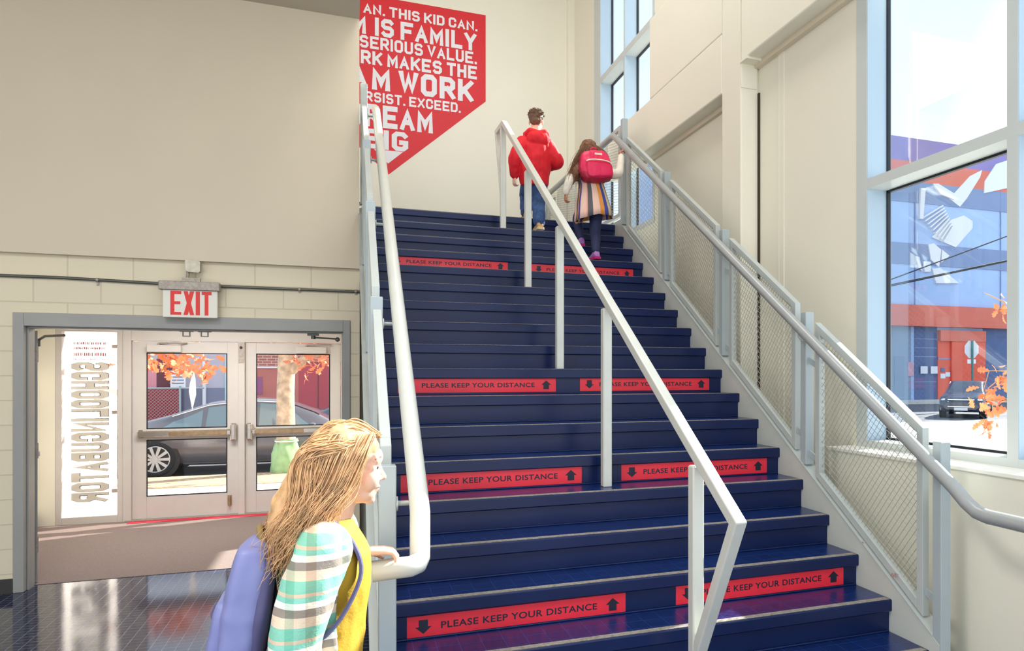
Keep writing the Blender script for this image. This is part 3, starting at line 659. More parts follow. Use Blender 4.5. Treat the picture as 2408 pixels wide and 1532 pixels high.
# mural building across the street
YF = 38.2
bl = thing('building', 'tall blue and grey painted building across the street seen through the near window', 'building', (40, YF+3, 0))
M['fblue'] = mat('blue facade paint', (168, 194, 234), .8, var=(.6, .06)); M['fdark'] = mat('slate blue facade paint', (126, 146, 184), .8, var=(.6, .06))
M['forange'] = mat('brick red facade paint', (218, 116, 98), .8, var=(.6, .06)); M['fpurple'] = mat('purple facade paint', (138, 124, 182), .8, var=(.6, .08))
M['fpale'] = mat('pale grey panel and sun reflection', (226, 228, 234), .7); M['fnavy'] = mat('navy garage panel', (88, 106, 148), .7, var=(2, .1)); M['fdoor'] = mat('red door paint', (230, 92, 66), .6, var=(1, .06)); M['fgrey'] = mat('grey facade panel', (132, 150, 176), .8)
k = MB(); k.box(18, 75, YF, YF+8, 0, 17.6); k.build('wall', M['fblue'], bl)
for nm, z0, z1, m_ in (('purple_band', 16.05, 17.62, 'fpurple'), ('upper_red_band', 14.7, 16.05, 'forange'), ('slate_band', 13.3, 14.7, 'fdark'), ('slate_band', 9.12, 10.55, 'fdark')):
    k = MB(); k.box(18, 75, YF-.06, YF, z0, z1); k.build(nm, M[m_], bl)
k = MB(); k.box(18, 75, YF-.5, YF, 4.95, 6.37); k.build('awning_band', M['forange'], bl)
for x in (35.7, 43.4, 51):
    k = MB(); k.box(x, x+.05, YF-.075, YF, 6.37, 16); k.build('panel_joint', M['fdark'], bl)
POLYN = [0]
def poly(pts, name='painted_sun_reflection', m_=None):
    POLYN[0] += 1; k = MB(); k.prism(pts, 'Y', YF-.09-.012*POLYN[0], YF); k.build(name, m_ or M['fpale'], bl)  # pale shapes are reflected sunlight put into the facade as colour

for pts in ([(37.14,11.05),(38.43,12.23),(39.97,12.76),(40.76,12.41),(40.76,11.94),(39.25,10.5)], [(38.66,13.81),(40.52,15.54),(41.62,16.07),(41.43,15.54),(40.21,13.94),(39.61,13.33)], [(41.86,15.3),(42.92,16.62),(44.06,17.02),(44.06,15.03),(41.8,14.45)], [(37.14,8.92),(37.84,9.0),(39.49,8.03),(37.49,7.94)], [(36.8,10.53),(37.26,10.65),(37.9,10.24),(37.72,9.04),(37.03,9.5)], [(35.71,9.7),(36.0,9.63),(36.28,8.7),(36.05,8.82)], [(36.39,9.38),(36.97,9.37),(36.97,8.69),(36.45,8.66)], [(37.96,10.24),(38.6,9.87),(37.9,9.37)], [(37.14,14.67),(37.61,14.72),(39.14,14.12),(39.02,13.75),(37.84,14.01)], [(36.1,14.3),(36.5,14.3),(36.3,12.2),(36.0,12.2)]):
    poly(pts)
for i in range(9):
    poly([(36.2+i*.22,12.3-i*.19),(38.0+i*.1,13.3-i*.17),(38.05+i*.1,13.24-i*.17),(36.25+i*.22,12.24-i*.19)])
def fbox(name, x0, x1, z0, z1, m_, d0=.1, parent=None):
    k = MB(); k.box(x0, x1, YF-d0, YF, z0, z1); return k.build(name, m_, parent or bl)
fbox('grey_panel', 30, 35.42, 0, 4.95, M['fgrey'], .02); fbox('side_door', 34.0, 34.82, .0, 2.95, mat('grey side door', (118, 138, 166), .6), .06)
fbox('garage_panel', 35.7, 37.65, 0, 4.95, M['fnavy'], .03); fbox('garage_panel', 41.8, 75, 0, 4.95, M['fnavy'], .03)
for z in (1.2, 2.9, 3.5, 4.1): fbox('panel_line', 35.7, 37.6, z, z+.06, M['fdark'], .04)
bay = fbox('red_bay', 38.74, 41.78, 0, 4.75, M['fdoor'], .25); fbox('bay_lintel', 37.7, 41.78, 4.0, 4.75, M['forange'], .3)
dr = fbox('red_door', 37.65, 38.72, 0, 4.0, M['fdoor'], .12); fbox('door_rail', 37.65, 38.72, 2.75, 2.85, M['fdark'], .13)
for x0, x1, z0, z1 in ((36.12, 36.71, 1.78, 2.28), (36.99, 37.57, 1.78, 2.28), (37.84, 38.26, 1.45, 1.78), (38.28, 38.68, 1.57, 1.88)):
    k = MB(); k.box(x0, x1, YF-.16, YF-.13, z0, z1); k.build('notice', M['fpale'], bl)
k = MB(); k.box(37.88, 38.2, YF-.16, YF-.13, 1.9, 2.18); k.build('door_vent', M['fnavy'], bl)
k = MB(); k.box(35.16, 35.63, YF-.05, YF-.02, 1.62, 2.56); k.build('poster', mat('pink poster', (214, 170, 184), .7, var=(2, .2)), bl)

# stop sign seen from behind
sgn = thing('stop_sign', 'back of an octagonal road sign on a green post by the red door', 'road sign', (30.48, 28.55, -.16))
M['signback'] = mat('bare sign back', (198, 200, 206), .4, .3); M['greenpost'] = mat('green sign post', (52, 116, 112), .5)
k = MB(); k.prism([(30.48+.51*math.cos(R(22.5+45*i)), 3.04+.49*math.sin(R(22.5+45*i))) for i in range(8)], 'Y', 28.55, 28.57); k.build('sign_plate', M['signback'], sgn)
k = MB(); k.box(30.20, 30.76, 28.55, 28.57, 2.30, 2.52); k.build('small_plate', M['fpale'], sgn)
k = MB(); k.box(30.44, 30.52, 28.47, 28.55, -.16, 3.50); k.build('post', M['greenpost'], sgn)

# overhead lines
for i, (za, zb) in enumerate(((6.76, 9.52), (6.47, 8.16), (6.40, 8.10))):
    g_ = (zb-za)/8.0
    k = MB(); k.tube([(x, 30, za+(x-26.65)*g_-.02*math.sin(math.pi*(x-10)/36)) for x in (10, 18, 24, 28, 34, 40, 46)], .035, 6)
    tag(k.build('power_line', M['black']), ['topmost black power line in front of the painted building', 'middle black power line in front of the painted building', 'lowest black power line in front of the painted building'][i], 'power line', 'power lines')

# low building seen through the exit doors
YL = 24.0
b2 = thing('building', 'low street building with grey, red and brick walls seen through the exit doors', 'building', (-4, YL+2, 0))
M['lilac'] = mat('lilac grey wall', (188, 182, 196), .8, var=(1, .05)); M['slate'] = mat('slate base paint', (120, 124, 150), .8)
M['crimson'] = mat('crimson panel paint', (176, 50, 66), .7, var=(1, .08)); M['brick'] = brick_mat('red street brick', (178, 96, 80), (160, 82, 70), (206, 180, 166), .24, .08, .010, .85, 'XZ')
M['rosy'] = mat('faded red brick paint', (190, 104, 92), .8, var=(3, .08)); M['paleblue'] = mat('pale blue door paint', (180, 214, 224), .6); M['plum'] = mat('plum panel', (150, 74, 124), .7)
def lbox(name, x0, x1, z0, z1, m_, d=.0, dd=1.0):
    k = MB(); k.box(x0, x1, YL-d, YL+dd, z0, z1); return k.build(name, m_, b2)
lbox('wall', -14, -2.9, -.15, 4.2, M['lilac']); lbox('wall_base', -5.2, -2.9, -.15, 1.35, M['slate'], .02)
lbox('brick_wall', -2.9, -1.45, 1.98, 4.2, M['brick']); lbox('painted_brick', -2.9, -1.45, -.15, 1.94, M['rosy']); lbox('string_course', -2.9, -1.45, 1.94, 1.98, M['fpale'], .04)
lbox('crimson_wall', -1.45, 9, -.15, 4.2, M['crimson']); lbox('plum_panel', -2.72, -2.45, 1.15, 1.68, M['plum'], .03)
lbox('pale_door', -3.45, -2.98, -.1, 2.4, M['paleblue'], .04)
for x in (-.9, -.3, .4): lbox('panel_joint', x, x+.02, 0, 4, M['black'], .012, .0)
lbox('parapet_brick', -1.45, 9, 2.15, 2.5, M['brick'], .03)
lbox('crimson_gate', -7.5, -4.55, -.1, 1.33, M['crimson'], .25, -.2); lbox('pink_panel', -5.9, -5.2, 1.35, 2.0, mat('pink panel', (226, 150, 160), .7), .03); lbox('dark_lattice', -5.2, -4.75, 1.36, 2.2, mat('dark red lattice', (112, 60, 72), .8), .03); lbox('drain_pipe', -4.02, -3.94, -.1, 2.3, M['fpale'], .12)
k = MB(); k.box(-4.80, -4.42, YL-.3, YL-.28, 1.37, 1.86); ns = k.build('notice_board', M['white'], b2)
k = MB()
for r_ in range(4): k.box(-4.76, -4.46, YL-.303, YL-.301, 1.75-.09*r_, 1.78-.09*r_)
k.build('notice_print', M['slate'], ns)
fn = thing('chain_fence', 'chain link fence in front of the crimson gate beyond the parked car', 'fence', (-6, 23.4, -.15))
k = MB()
for i in range(-40, 60):
    x = -8.5+i*.09
    for s_ in (1, -1):
        a, b_ = (x, x+s_*1.5)
        xa, za, xb, zb = a, -.15, b_, 1.35
        # clip to the fence field
        lo_, hi_ = -8.5, -4.5
        if min(xa, xb) > hi_ or max(xa, xb) < lo_: continue
        def cl(xv): return max(lo_, min(hi_, xv))
        t0 = (cl(xa)-xa)/(xb-xa); t1 = (cl(xb)-xa)/(xb-xa)
        if t1-t0 > .02: k.tube([(xa+(xb-xa)*t0, 23.4, za+1.5*t0), (xa+(xb-xa)*t1, 23.4, za+1.5*t1)], .006, 3, caps=False, smooth=False)
k.build('fence_mesh', M['wire'], fn)
k = MB(); k.tube([(-8.5, 23.4, 1.36), (-3.9, 23.4, 1.36)], .025, 8); k.build('top_rail', M['steel_cool'], fn)
for x in (-8.5, -6.5, -4.5):
    k = MB(); k.tube([(x, 23.4, -.15), (x, 23.4, 1.42)], .03, 8); k.build('post', M['steel_cool'], fn)

# ------------------------------------------------------------------ cars
M['carpaint'] = mat('dark taupe car paint', (88, 82, 86), .22, .25, spec=.6, coat=.6); M['carblue'] = mat('dark navy car paint', (40, 46, 66), .2, .2, coat=.6)
M['carglass'] = mat('car window glass', (92, 112, 118), .06, .0, spec=.9, coat=.4); M['tyre'] = mat('tyre rubber', (34, 34, 36), .8); M['rim'] = mat('alloy rim', (206, 204, 206), .3, .7); M['chromecar'] = mat('bright car trim', (220, 220, 224), .2, .8)
M['plate'] = mat('pale licence plate', (220, 222, 226), .5)
def interp(tab, x):
    for (xa, *va), (xb, *vb) in zip(tab, tab[1:]):
        if xa <= x <= xb:
            f = (x-xa)/(xb-xa); f = f*f*(3-2*f) if False else f
            return [a+(b-a)*f for a, b in zip(va, vb)]
    return tab[-1][1:] if x > tab[-1][0] else tab[0][1:]
def car(name, label, loc, rz, L, Wd, tab, wb, paint, wr=.335, windows=(), suv=False, front=True):
    """tab rows: x, bottom z, shoulder z, top z, shoulder half width, top half width; +x is the front"""
    t = thing(name, label, 'car', loc); t.rotation_euler = (0, 0, rz)
    def loc_build(m, nm, mt, par=None):
        p = par or t; me = m.mesh(nm, mt if isinstance(mt, list) else [mt]); o = bpy.data.objects.new(nm, me); COL.objects.link(o); o.parent = p; return o
    xs = [tab[0][0]+(tab[-1][0]-tab[0][0])*i/56 for i in range(57)]; rings = []
    for x in xs:
        zb, zs, zt, ws, wt = interp(tab, x)
        half = [(0, zb), (ws*.86, zb), (ws*.97, zb+.06), (ws*1.0, zb+(zs-zb)*.35), (ws*1.01, zb+(zs-zb)*.62), (ws*.99, zs-.05), (ws*.955, zs)]
        n_ = 4
        for i in range(1, n_+1): half.append((ws*.955+(wt-ws*.955)*i/n_*1.0, zs+(zt-.04-zs)*(i/n_)))
        half += [(wt*.93, zt-.012), (wt*.6, zt+.008), (0, zt+.014)]
        ring = [Vector((x, y, z)) for y, z in half]+[Vector((x, -y, z)) for y, z in half[-2:0:-1]]
        rings.append(ring)
    loc_build(MB().loft(rings), 'body', paint)
    def side(x, f, sg, off=.006):
        zb, zs, zt, ws, wt = interp(tab, x); y = ws*.955+(wt-ws*.955)*f; return Vector((x, sg*(y+off), zs+(zt-.04-zs)*f))
    for sg in (1, -1):
        for (pa, pb, pc, pd) in windows:      # (x,f) corners: rear-bottom, front-bottom, front-top, rear-top
            m = MB(); N = 8; g = []
            for i in range(N+1):
                u = i/N; b0 = (pa[0]+(pb[0]-pa[0])*u, pa[1]+(pb[1]-pa[1])*u); t0 = (pd[0]+(pc[0]-pd[0])*u, pd[1]+(pc[1]-pd[1])*u)
                for j in range(5): v = j/4; g.append(side(b0[0]+(t0[0]-b0[0])*v, b0[1]+(t0[1]-b0[1])*v, sg))
            m.add(g, [(i*5+j, (i+1)*5+j, (i+1)*5+j+1, i*5+j+1) for i in range(N) for j in range(4)], True)
            loc_build(m, 'side_window', M['carglass'])
        m = MB(); m.tube([side(x, 1.0, sg, .004) for x in xs if windows and windows[0][3][0]-.1 <= x <= windows[-1][2][0]+.1], .014, 6); loc_build(m, 'window_trim', M['chromecar'])
        m = MB(); m.tube([side(x, .02, sg, .012) for x in xs if windows and windows[0][0][0] <= x <= windows[-1][1][0]], .012, 6); loc_build(m, 'window_trim', M['black'])
        for xw in wb:
            zb, zs, zt, ws, wt = interp(tab, xw)
            m = MB(); m.tube([(xw, sg*(ws*.70), wr), (xw, sg*(ws*1.006+.004), wr)], wr*1.16, 28); loc_build(m, 'wheel_arch', M['black'])
            wy = sg*(ws*1.02-.0); m = MB()
            prof = [(-.22, wr*.70), (-.22, wr*.9), (-.19, wr*.985), (-.03, wr*.985), (0, wr*.93), (.004, wr*.72), (-.02, wr*.68)]
            m.loft([[Vector((xw+r_*math.cos(a), wy+sg*y_, wr+r_*math.sin(a))) for a in [2*math.pi*i/32 for i in range(32)]] for y_, r_ in prof]); wh = loc_build(m, 'wheel', M['tyre'])
            m = MB(); m.loft([[Vector((xw+r_*math.cos(a), wy+sg*y_, wr+r_*math.sin(a))) for a in [2*math.pi*i/32 for i in range(32)]] for y_, r_ in [(-.03, wr*.70), (.006, wr*.71), (.006, wr*.66), (-.02, wr*.64)]])
            for i in range(10):
                a = 2*math.pi*i/10; d = Vector((math.cos(a), 0, math.sin(a))); p_ = Vector((-math.sin(a), 0, math.cos(a)))
                c0 = Vector((xw, wy+sg*.008, wr)); q = [c0+d*wr*.1+p_*.02, c0+d*wr*.1-p_*.02, c0+d*wr*.67-p_*.028, c0+d*wr*.67+p_*.028]
                m.add(q+[v-Vector((0, sg*.02, 0)) for v in q], [(0,1,2,3), (7,6,5,4), (0,4,5,1), (1,5,6,2), (2,6,7,3), (3,7,4,0)])
            m.tube([(xw, wy-sg*.02, wr), (xw, wy+sg*.012, wr)], wr*.15, 16); loc_build(m, 'alloy_rim', M['rim'], wh)
    return t, loc_build, side
tab = [(-2.5, .45, .78, .86, .62, .55), (-2.42, .30, .86, .93, .78, .64), (-2.2, .24, .90, .965, .86, .70), (-1.75, .22, .91, 1.0, .905, .70), (-1.35, .21, .905, 1.12, .92, .66), (-.7, .20, .89, 1.36, .925, .60), (-.1, .20, .875, 1.44, .925, .60), (.45, .20, .86, 1.40, .925, .60), (1.0, .20, .85, 1.16, .92, .68), (1.38, .21, .84, .925, .91, .74), (1.9, .22, .80, .86, .89, .72), (2.35, .26, .70, .76, .80, .62), (2.52, .34, .58, .64, .62, .5)]
XS = 1.10
tab1 = [(x*XS, a, b_, c_, d_, e_) for x, a, b_, c_, d_, e_ in tab]
wnd = [((-1.35*XS, .12), (-.78*XS, .08), (-.78*XS, .86), (-1.22*XS, .55)), ((-.72*XS, .07), (.05*XS, .05), (.05*XS, .93), (-.70*XS, .90)), ((.11*XS, .05), (1.02*XS, .06), (.60*XS, .90), (.11*XS, .93))]
t, lb, side = car('car', 'dark taupe sedan parked at the kerb outside the exit doors', (-1.75, 16.25, -.16), 0, 5, 1.85, tab1, (-1.45*XS, 1.45*XS), M['carpaint'], .345, wnd)
for sg in (1, -1):
    m = MB(); p = side(.98*XS, .1, sg, .0); m.ell((p.x, p.y+sg*.11, p.z+.03), (.08, .10, .065)); m.tube([p, (p.x, p.y+sg*.08, p.z+.02)], .02, 8); lb(m, 'wing_mirror', M['carpaint'])
    for x in (-.68*XS, .28*XS):
        m = MB(); zb, zs, zt, ws, wt = interp(tab1, x); m.bbox(x-.1, x+.1, sg*ws*1.005-.012, sg*ws*1.005+.012, zs-.13, zs-.10, .004); lb(m, 'door_handle', M['chromecar'])
    for x in (.08*XS, 1.0*XS):
        m = MB(); m.tube([Vector((x, sg*(interp(tab1, x)[3]*(1.004)), z)) for z in (.32, .5, .7, .84)], .006, 5); lb(m, 'door_seam', M['black'])
    m = MB(); m.tube([Vector((x*XS, sg*(interp(tab1, x*XS)[3]*.96+.004), .245)) for x in (-1.05, -.5, 0, .5, 1.05)], .03, 8); lb(m, 'sill_trim', M['black'])
m = MB(); g = []
for i in range(9):
    for j in range(7):
        x = (.56+.52*i/8)*XS; zb, zs, zt, ws, wt = interp(tab1, x); g.append(Vector((x+.012, wt*.92*(j/3-1), zt+.016-(.012*abs(j/3-1)))))
m.add(g, [(i*7+j, (i+1)*7+j, (i+1)*7+j+1, i*7+j+1) for i in range(8) for j in range(6)], True); lb(m, 'windscreen', M['carglass'])

tab2 = [(-2.4, .4, .9, 1.0, .7, .6), (-2.2, .26, 1.0, 1.5, .86, .62), (-1.6, .24, 1.0, 1.58, .92, .66), (.2, .24, .98, 1.60, .93, .66), (.75, .24, .97, 1.30, .93, .70), (1.15, .25, .96, 1.06, .92, .78), (2.0, .27, .92, 1.0, .9, .76), (2.35, .32, .74, .86, .8, .66), (2.45, .4, .6, .7, .66, .5)]
wnd2 = [((-2.0, .08), (-1.2, .08), (-1.2, .9), (-1.9, .85)), ((-1.12, .08), (-.2, .08), (-.2, .92), (-1.12, .92)), ((-.12, .08), (.95, .08), (.35, .9), (-.12, .92))]
t, lb, side = car('car', 'dark navy car driving past behind the taupe sedan', (.6, 19.3, -.16), math.pi, 5, 1.9, tab2, (-1.45, 1.45), M['carblue'], .36, wnd2)
t, lb, side = car('car', 'dark navy utility vehicle parked facing the near window by the road sign', (26.4, 25.0, -.16), R(218), 5, 1.9, tab2, (-1.45, 1.45), M['carblue'], .38, wnd2)
m = MB()
for z in (.52, .62, .72, .82): m.bbox(2.30-.10*(z-.5), 2.46-.16*(z-.5), -.52, .52, z-.02, z+.02, .006)
lb(m, 'grille', M['chromecar'])
for sg in (1, -1):
    m = MB(); m.ell((2.22, sg*.66, .80), (.14, .16, .07)); lb(m, 'headlamp', M['chromecar'])
m = MB(); m.box(2.40, 2.47, -.26, .26, .36, .48); lb(m, 'licence_plate', M['plate'])

# ------------------------------------------------------------------ trees
M['bark'] = mat('pale mottled bark', (176, 156, 134), .9, var=(9, .4), bump=(16, .9)); M['leaf'] = mat('dry orange oak leaf', (206, 118, 74), .7, var=(3, .25)); M['twig'] = mat('brown twig', (150, 118, 92), .8)
def oak_leaf(m, c, d, up, s):
    d = d.normalized(); r_ = d.cross(up); r_ = r_.normalized() if r_.length > .01 else d.orthogonal().normalized(); n_ = r_.cross(d)
    out = [(0, .03), (.12, .16), (.22, .10), (.36, .30), (.48, .16), (.62, .34), (.72, .16), (.86, .20), (1, 0)]
    L_ = [c+d*a*s+r_*b*s+n_*(.10*s*math.sin(a*3)+.12*s*b) for a, b in out]; Rr_ = [c+d*a*s-r_*b*s+n_*(.10*s*math.sin(a*3)+.12*s*b) for a, b in out[:-1]]; C_ = [c+d*a*s+n_*(.10*s*math.sin(a*3)) for a, b in out]
    vs = L_+Rr_+C_; nl = len(out); k = nl+nl-1; fs = []
    for i in range(nl-1):
        fs.append((i, i+1, k+i+1, k+i))
        fs.append((k+i, k+i+1, nl+i+1 if i+1 < nl-1 else i+1, nl+i))
    m.add(vs, fs, True)
def leaf_cluster(m, c, r_, n, s, down=.5):
    for i in range(n):
        p = Vector(c)+Vector([random.gauss(0, 1)*q for q in r_]); d = Vector((random.gauss(0, 1), random.gauss(0, 1), random.gauss(-down, .7)))
        oak_leaf(m, p, d, Vector((random.gauss(0, 1), random.gauss(0, 1), random.gauss(0, 1))), s*random.uniform(.7, 1.2))
tr = thing('oak_tree', 'street tree with pale trunk and dry orange leaves outside the exit doors', 'tree', (-1.05, 14.3, -.02))
m = MB(); m.tube([(-1.06, 14.3, -.1), (-1.06, 14.3, .0), (-1.07, 14.3, .5), (-1.08, 14.3, 1.4), (-1.06, 14.3, 2.0), (-1.0, 14.35, 2.6), (-.95, 14.4, 4)], [.24, .20, .165, .15, .15, .12, .09], 14); m.build('trunk', M['bark'], tr)
for pts, r_ in (([(-1.06, 14.3, 1.75), (-.75, 14.2, 2.05), (-.2, 14.0, 2.25), (.3, 13.8, 2.2)], [.10, .07, .04, .02]), ([(-1.05, 14.3, 2.3), (-1.6, 13.6, 2.6), (-2.3, 12.6, 2.25), (-2.9, 12.2, 2.1)], [.07, .05, .03, .015]), ([(-2.2, 12.7, 2.3), (-2.1, 12.5, 2.05), (-2.15, 12.5, 1.85)], [.02, .015, .01])):
    m = MB(); m.tube(pts, r_, 10); m.build('branch', M['bark'], tr)
m = MB(); leaf_cluster(m, (-2.65, 12.45, 1.98), (.28, .2, .13), 90, .16); leaf_cluster(m, (-2.12, 12.5, 1.84), (.13, .12, .10), 34, .17); leaf_cluster(m, (-.3, 13.9, 1.98), (.40, .15, .18), 60, .17); leaf_cluster(m, (-.7, 14.2, 2.25), (.4, .3, .2), 60, .18)
m.build('leaves', M['leaf'], tr)
wbag = thing('watering_bag', 'green watering bag tied round the street tree trunk', 'bag', (-1.06, 14.2, -.02))
m = MB(); rg = []
for z, r_ in ((.0, .26), (.08, .27), (.2, .255), (.35, .24), (.48, .20), (.56, .17), (.6, .185)):
    rg.append([Vector((-1.06+(r_+.018*math.sin(5*a+z*9)+.01*math.sin(11*a))*math.cos(a), 14.3+(r_+.018*math.sin(5*a+z*9))*math.sin(a), z-.02)) for a in [2*math.pi*i/40 for i in range(40)]])
m.loft(rg); m.build('bag_body', mat('green bag plastic', (134, 172, 122), .45, var=(8, .2), bump=(14, .5)), wbag)
m = MB(); m.tube([(-1.06+.19*math.cos(a), 14.3+.19*math.sin(a), .545) for a in [2*math.pi*i/24 for i in range(25)]], .012, 6); m.build('tie_strap', M['white'], wbag)
m = MB(); m.prism([(-2.22, 1.83), (-2.27, 1.62), (-2.285, 1.5), (-2.24, 1.22), (-2.19, 1.45), (-2.195, 1.68)], 'Y', 12.49, 12.497); tag(m.build('paper_streamer', mat('white paper', (236, 236, 240), .7)), 'white paper streamer hanging from an orange leaf cluster', 'streamer')
tr2 = thing('oak_tree', 'young street tree whose orange leaves hang outside the near window', 'tree', (5.0, 3.5, -.02))
m = MB(); m.tube([(5.0, 3.42, -.02), (5.02, 3.42, 1.2), (5.0, 3.44, 2.4), (5.03, 3.4, 4.2)], [.07, .06, .05, .03], 10); m.build('trunk', M['bark'], tr2)
for pts, r_ in (([(5.0, 3.43, 2.0), (4.8, 3.7, 2.2), (4.55, 3.95, 2.29), (4.5, 4.1, 2.38)], [.018, .011, .006, .003]), ([(5.0, 3.43, 1.55), (4.8, 3.65, 1.78), (4.6, 3.95, 1.80), (4.5, 4.06, 1.66), (4.5, 4.08, 1.5)], [.018, .010, .006, .004, .003]), ([(4.8, 3.65, 1.78), (4.55, 4.1, 1.79), (4.5, 4.12, 1.6)], [.006, .004, .002])):
    m = MB(); m.tube(pts, r_, 8); m.build('branch', M['twig'], tr2)
m = MB(); leaf_cluster(m, (4.5, 4.03, 1.56), (.05, .07, .065), 34, .085); leaf_cluster(m, (4.5, 4.06, 1.42), (.02, .03, .04), 8, .09, 1.2); leaf_cluster(m, (4.52, 3.93, 1.74), (.05, .05, .04), 16, .085); leaf_cluster(m, (4.53, 3.94, 2.25), (.05, .05, .05), 10, .085)
m.build('leaves', M['leaf'], tr2)
# ------------------------------------------------------------------ people
def limb(mb, pts, radii, seg=14):
    mb.tube(pts, radii, seg)
    for p, r_ in zip(pts, radii if isinstance(radii, (list, tuple)) else [radii]*len(pts)): mb.ell(p, (r_, r_, r_), 12, 8)
def spline(pts, n=6):
    pts = [Vector(p) for p in pts]; out = []
    for i in range(len(pts)-1):
        p0, p1, p2, p3 = pts[max(i-1, 0)], pts[i], pts[i+1], pts[min(i+2, len(pts)-1)]
        for k in range(n):
            t = k/n; out.append(.5*((2*p1)+(p2-p0)*t+(2*p0-5*p1+4*p2-p3)*t*t+(3*p1-p0-3*p2+p3)*t**3))
    out.append(pts[-1]); return out
def rspl(r_, n=6): return [v.x for v in spline([(q, 0, 0) for q in r_], n)]
def slimb(mb, pts, radii, seg=16):
    P_, R_ = spline(pts), rspl(radii); mb.tube(P_, R_, seg)
    mb.ell(P_[0], (R_[0],)*3, 12, 8); mb.ell(P_[-1], (R_[-1],)*3, 12, 8)
def organic(name, mb, mats, parent, voxel=.005, smooth=4, disp=None, slot=None, factor=.5):
    """fuse overlapping shapes into one continuous skin"""
    mats = mats if isinstance(mats, (list, tuple)) else [mats]; off = OFF[parent]
    me0 = mb.mesh('t', []); o = bpy.data.objects.new('t', me0); COL.objects.link(o)
    r_ = o.modifiers.new('r', 'REMESH'); r_.mode = 'VOXEL'; r_.voxel_size = voxel
    if smooth: s_ = o.modifiers.new('s', 'SMOOTH'); s_.iterations = smooth; s_.factor = factor
    dg = bpy.context.evaluated_depsgraph_get(); dg.update()
    me = bpy.data.meshes.new_from_object(o.evaluated_get(dg)); me.name = name
    bpy.data.objects.remove(o, do_unlink=True); bpy.data.meshes.remove(me0)
    nrm = [v.normal.copy() for v in me.vertices]
    for v, nn in zip(me.vertices, nrm):
        c = v.co.copy()
        if disp: c += nn*disp(c)
        v.co = c-off
    me.materials.clear()
    for m in mats: me.materials.append(m)
    for p in me.polygons:
        p.use_smooth = True
        p.material_index = slot(p.center+off, p.normal) if slot else 0
    me.update(); ob = bpy.data.objects.new(name, me); COL.objects.link(ob); ob.parent = parent; OFF[ob] = off; return ob
def frame(yaw, pitch=0, roll=0): return Euler((roll, pitch, yaw), 'XYZ').to_matrix()
def head(mb, c, s, rm, parent):
    """local +x is the face, z up; s=1 is an adult head"""
    c = Vector(c); T = lambda p: c+rm @ (Vector(p)*s)
    e3 = rm.to_euler('XYZ')
    def E(p, r_, seg=18, rings=12): mb.ell(T(p), [q*s for q in r_], seg, rings, e3)
    E((-.014, 0, .036), (.094, .075, .084), 24, 16); E((.026, 0, -.028), (.060, .058, .086)); E((.036, 0, -.078), (.046, .046, .034)); E((.062, 0, -.097), (.019, .022, .017))
    E((.056, .034, -.036), (.032, .029, .034)); E((.056, -.034, -.036), (.032, .029, .034)); E((.066, 0, .03), (.024, .05, .03))
    limb(mb, [T((.076, 0, .010)), T((.086, 0, -.012)), T((.0955, 0, -.028))], [.009*s, .0095*s, .0115*s]); E((.085, .012, -.033), (.010, .008, .008)); E((.085, -.012, -.033), (.010, .008, .008))
    E((.081, 0, -.057), (.010, .021, .0060)); E((.079, 0, -.068), (.010, .019, .0065))
    for q in (1, -1): limb(mb, [T((.078, q*.014, .024)), T((.073, q*.045, .023))], [.009*s, .007*s]); E((-.004, q*.076, -.012), (.017, .008, .03)); 
    for q in (1, -1): E((.066, q*.031, .0135), (.0140, .0175, .0065)); E((.065, q*.031, -.0100), (.0130, .0165, .0055)); E((.060, q*.047, .002), (.012, .008, .012))
    return T, E
def face_parts(T, s, rm, parent, off_lip=(212, 142, 130)):
    if 'eyewhite' not in M:
        M['eyewhite'] = mat('eye white', (240, 238, 234), .2); M['iris'] = mat('brown iris', (70, 50, 38), .15); M['lip'] = mat('lips', off_lip, .45); M['brow'] = mat('eyebrow hair', (140, 96, 58), .8)
    for q in (1, -1):
        m = MB(); m.ell(T((.0655, q*.030, .003)), (.0138*s,)*3, 14, 10); e = m.build('eye', M['eyewhite'], parent)
        m = MB(); m.ell(T((.0768, q*.031, .003)), (.0040*s, .0066*s, .0066*s), 12, 8, rm.to_euler('XYZ')); m.build('iris', M['iris'], e)
        m = MB(); m.tube([T((.0835, q*.013, .031)), T((.0815, q*.031, .036)), T((.070, q*.050, .028))], [.0035*s, .004*s, .002*s], 8); m.build('eyebrow', M['brow'], parent)
    m = MB(); m.ell(T((.0845, 0, -.058)), (.0065*s, .017*s, .0038*s), 12, 8, rm.to_euler('XYZ')); m.ell(T((.0825, 0, -.0665)), (.0065*s, .015*s, .0045*s), 12, 8, rm.to_euler('XYZ')); m.build('lips', M['lip'], parent)
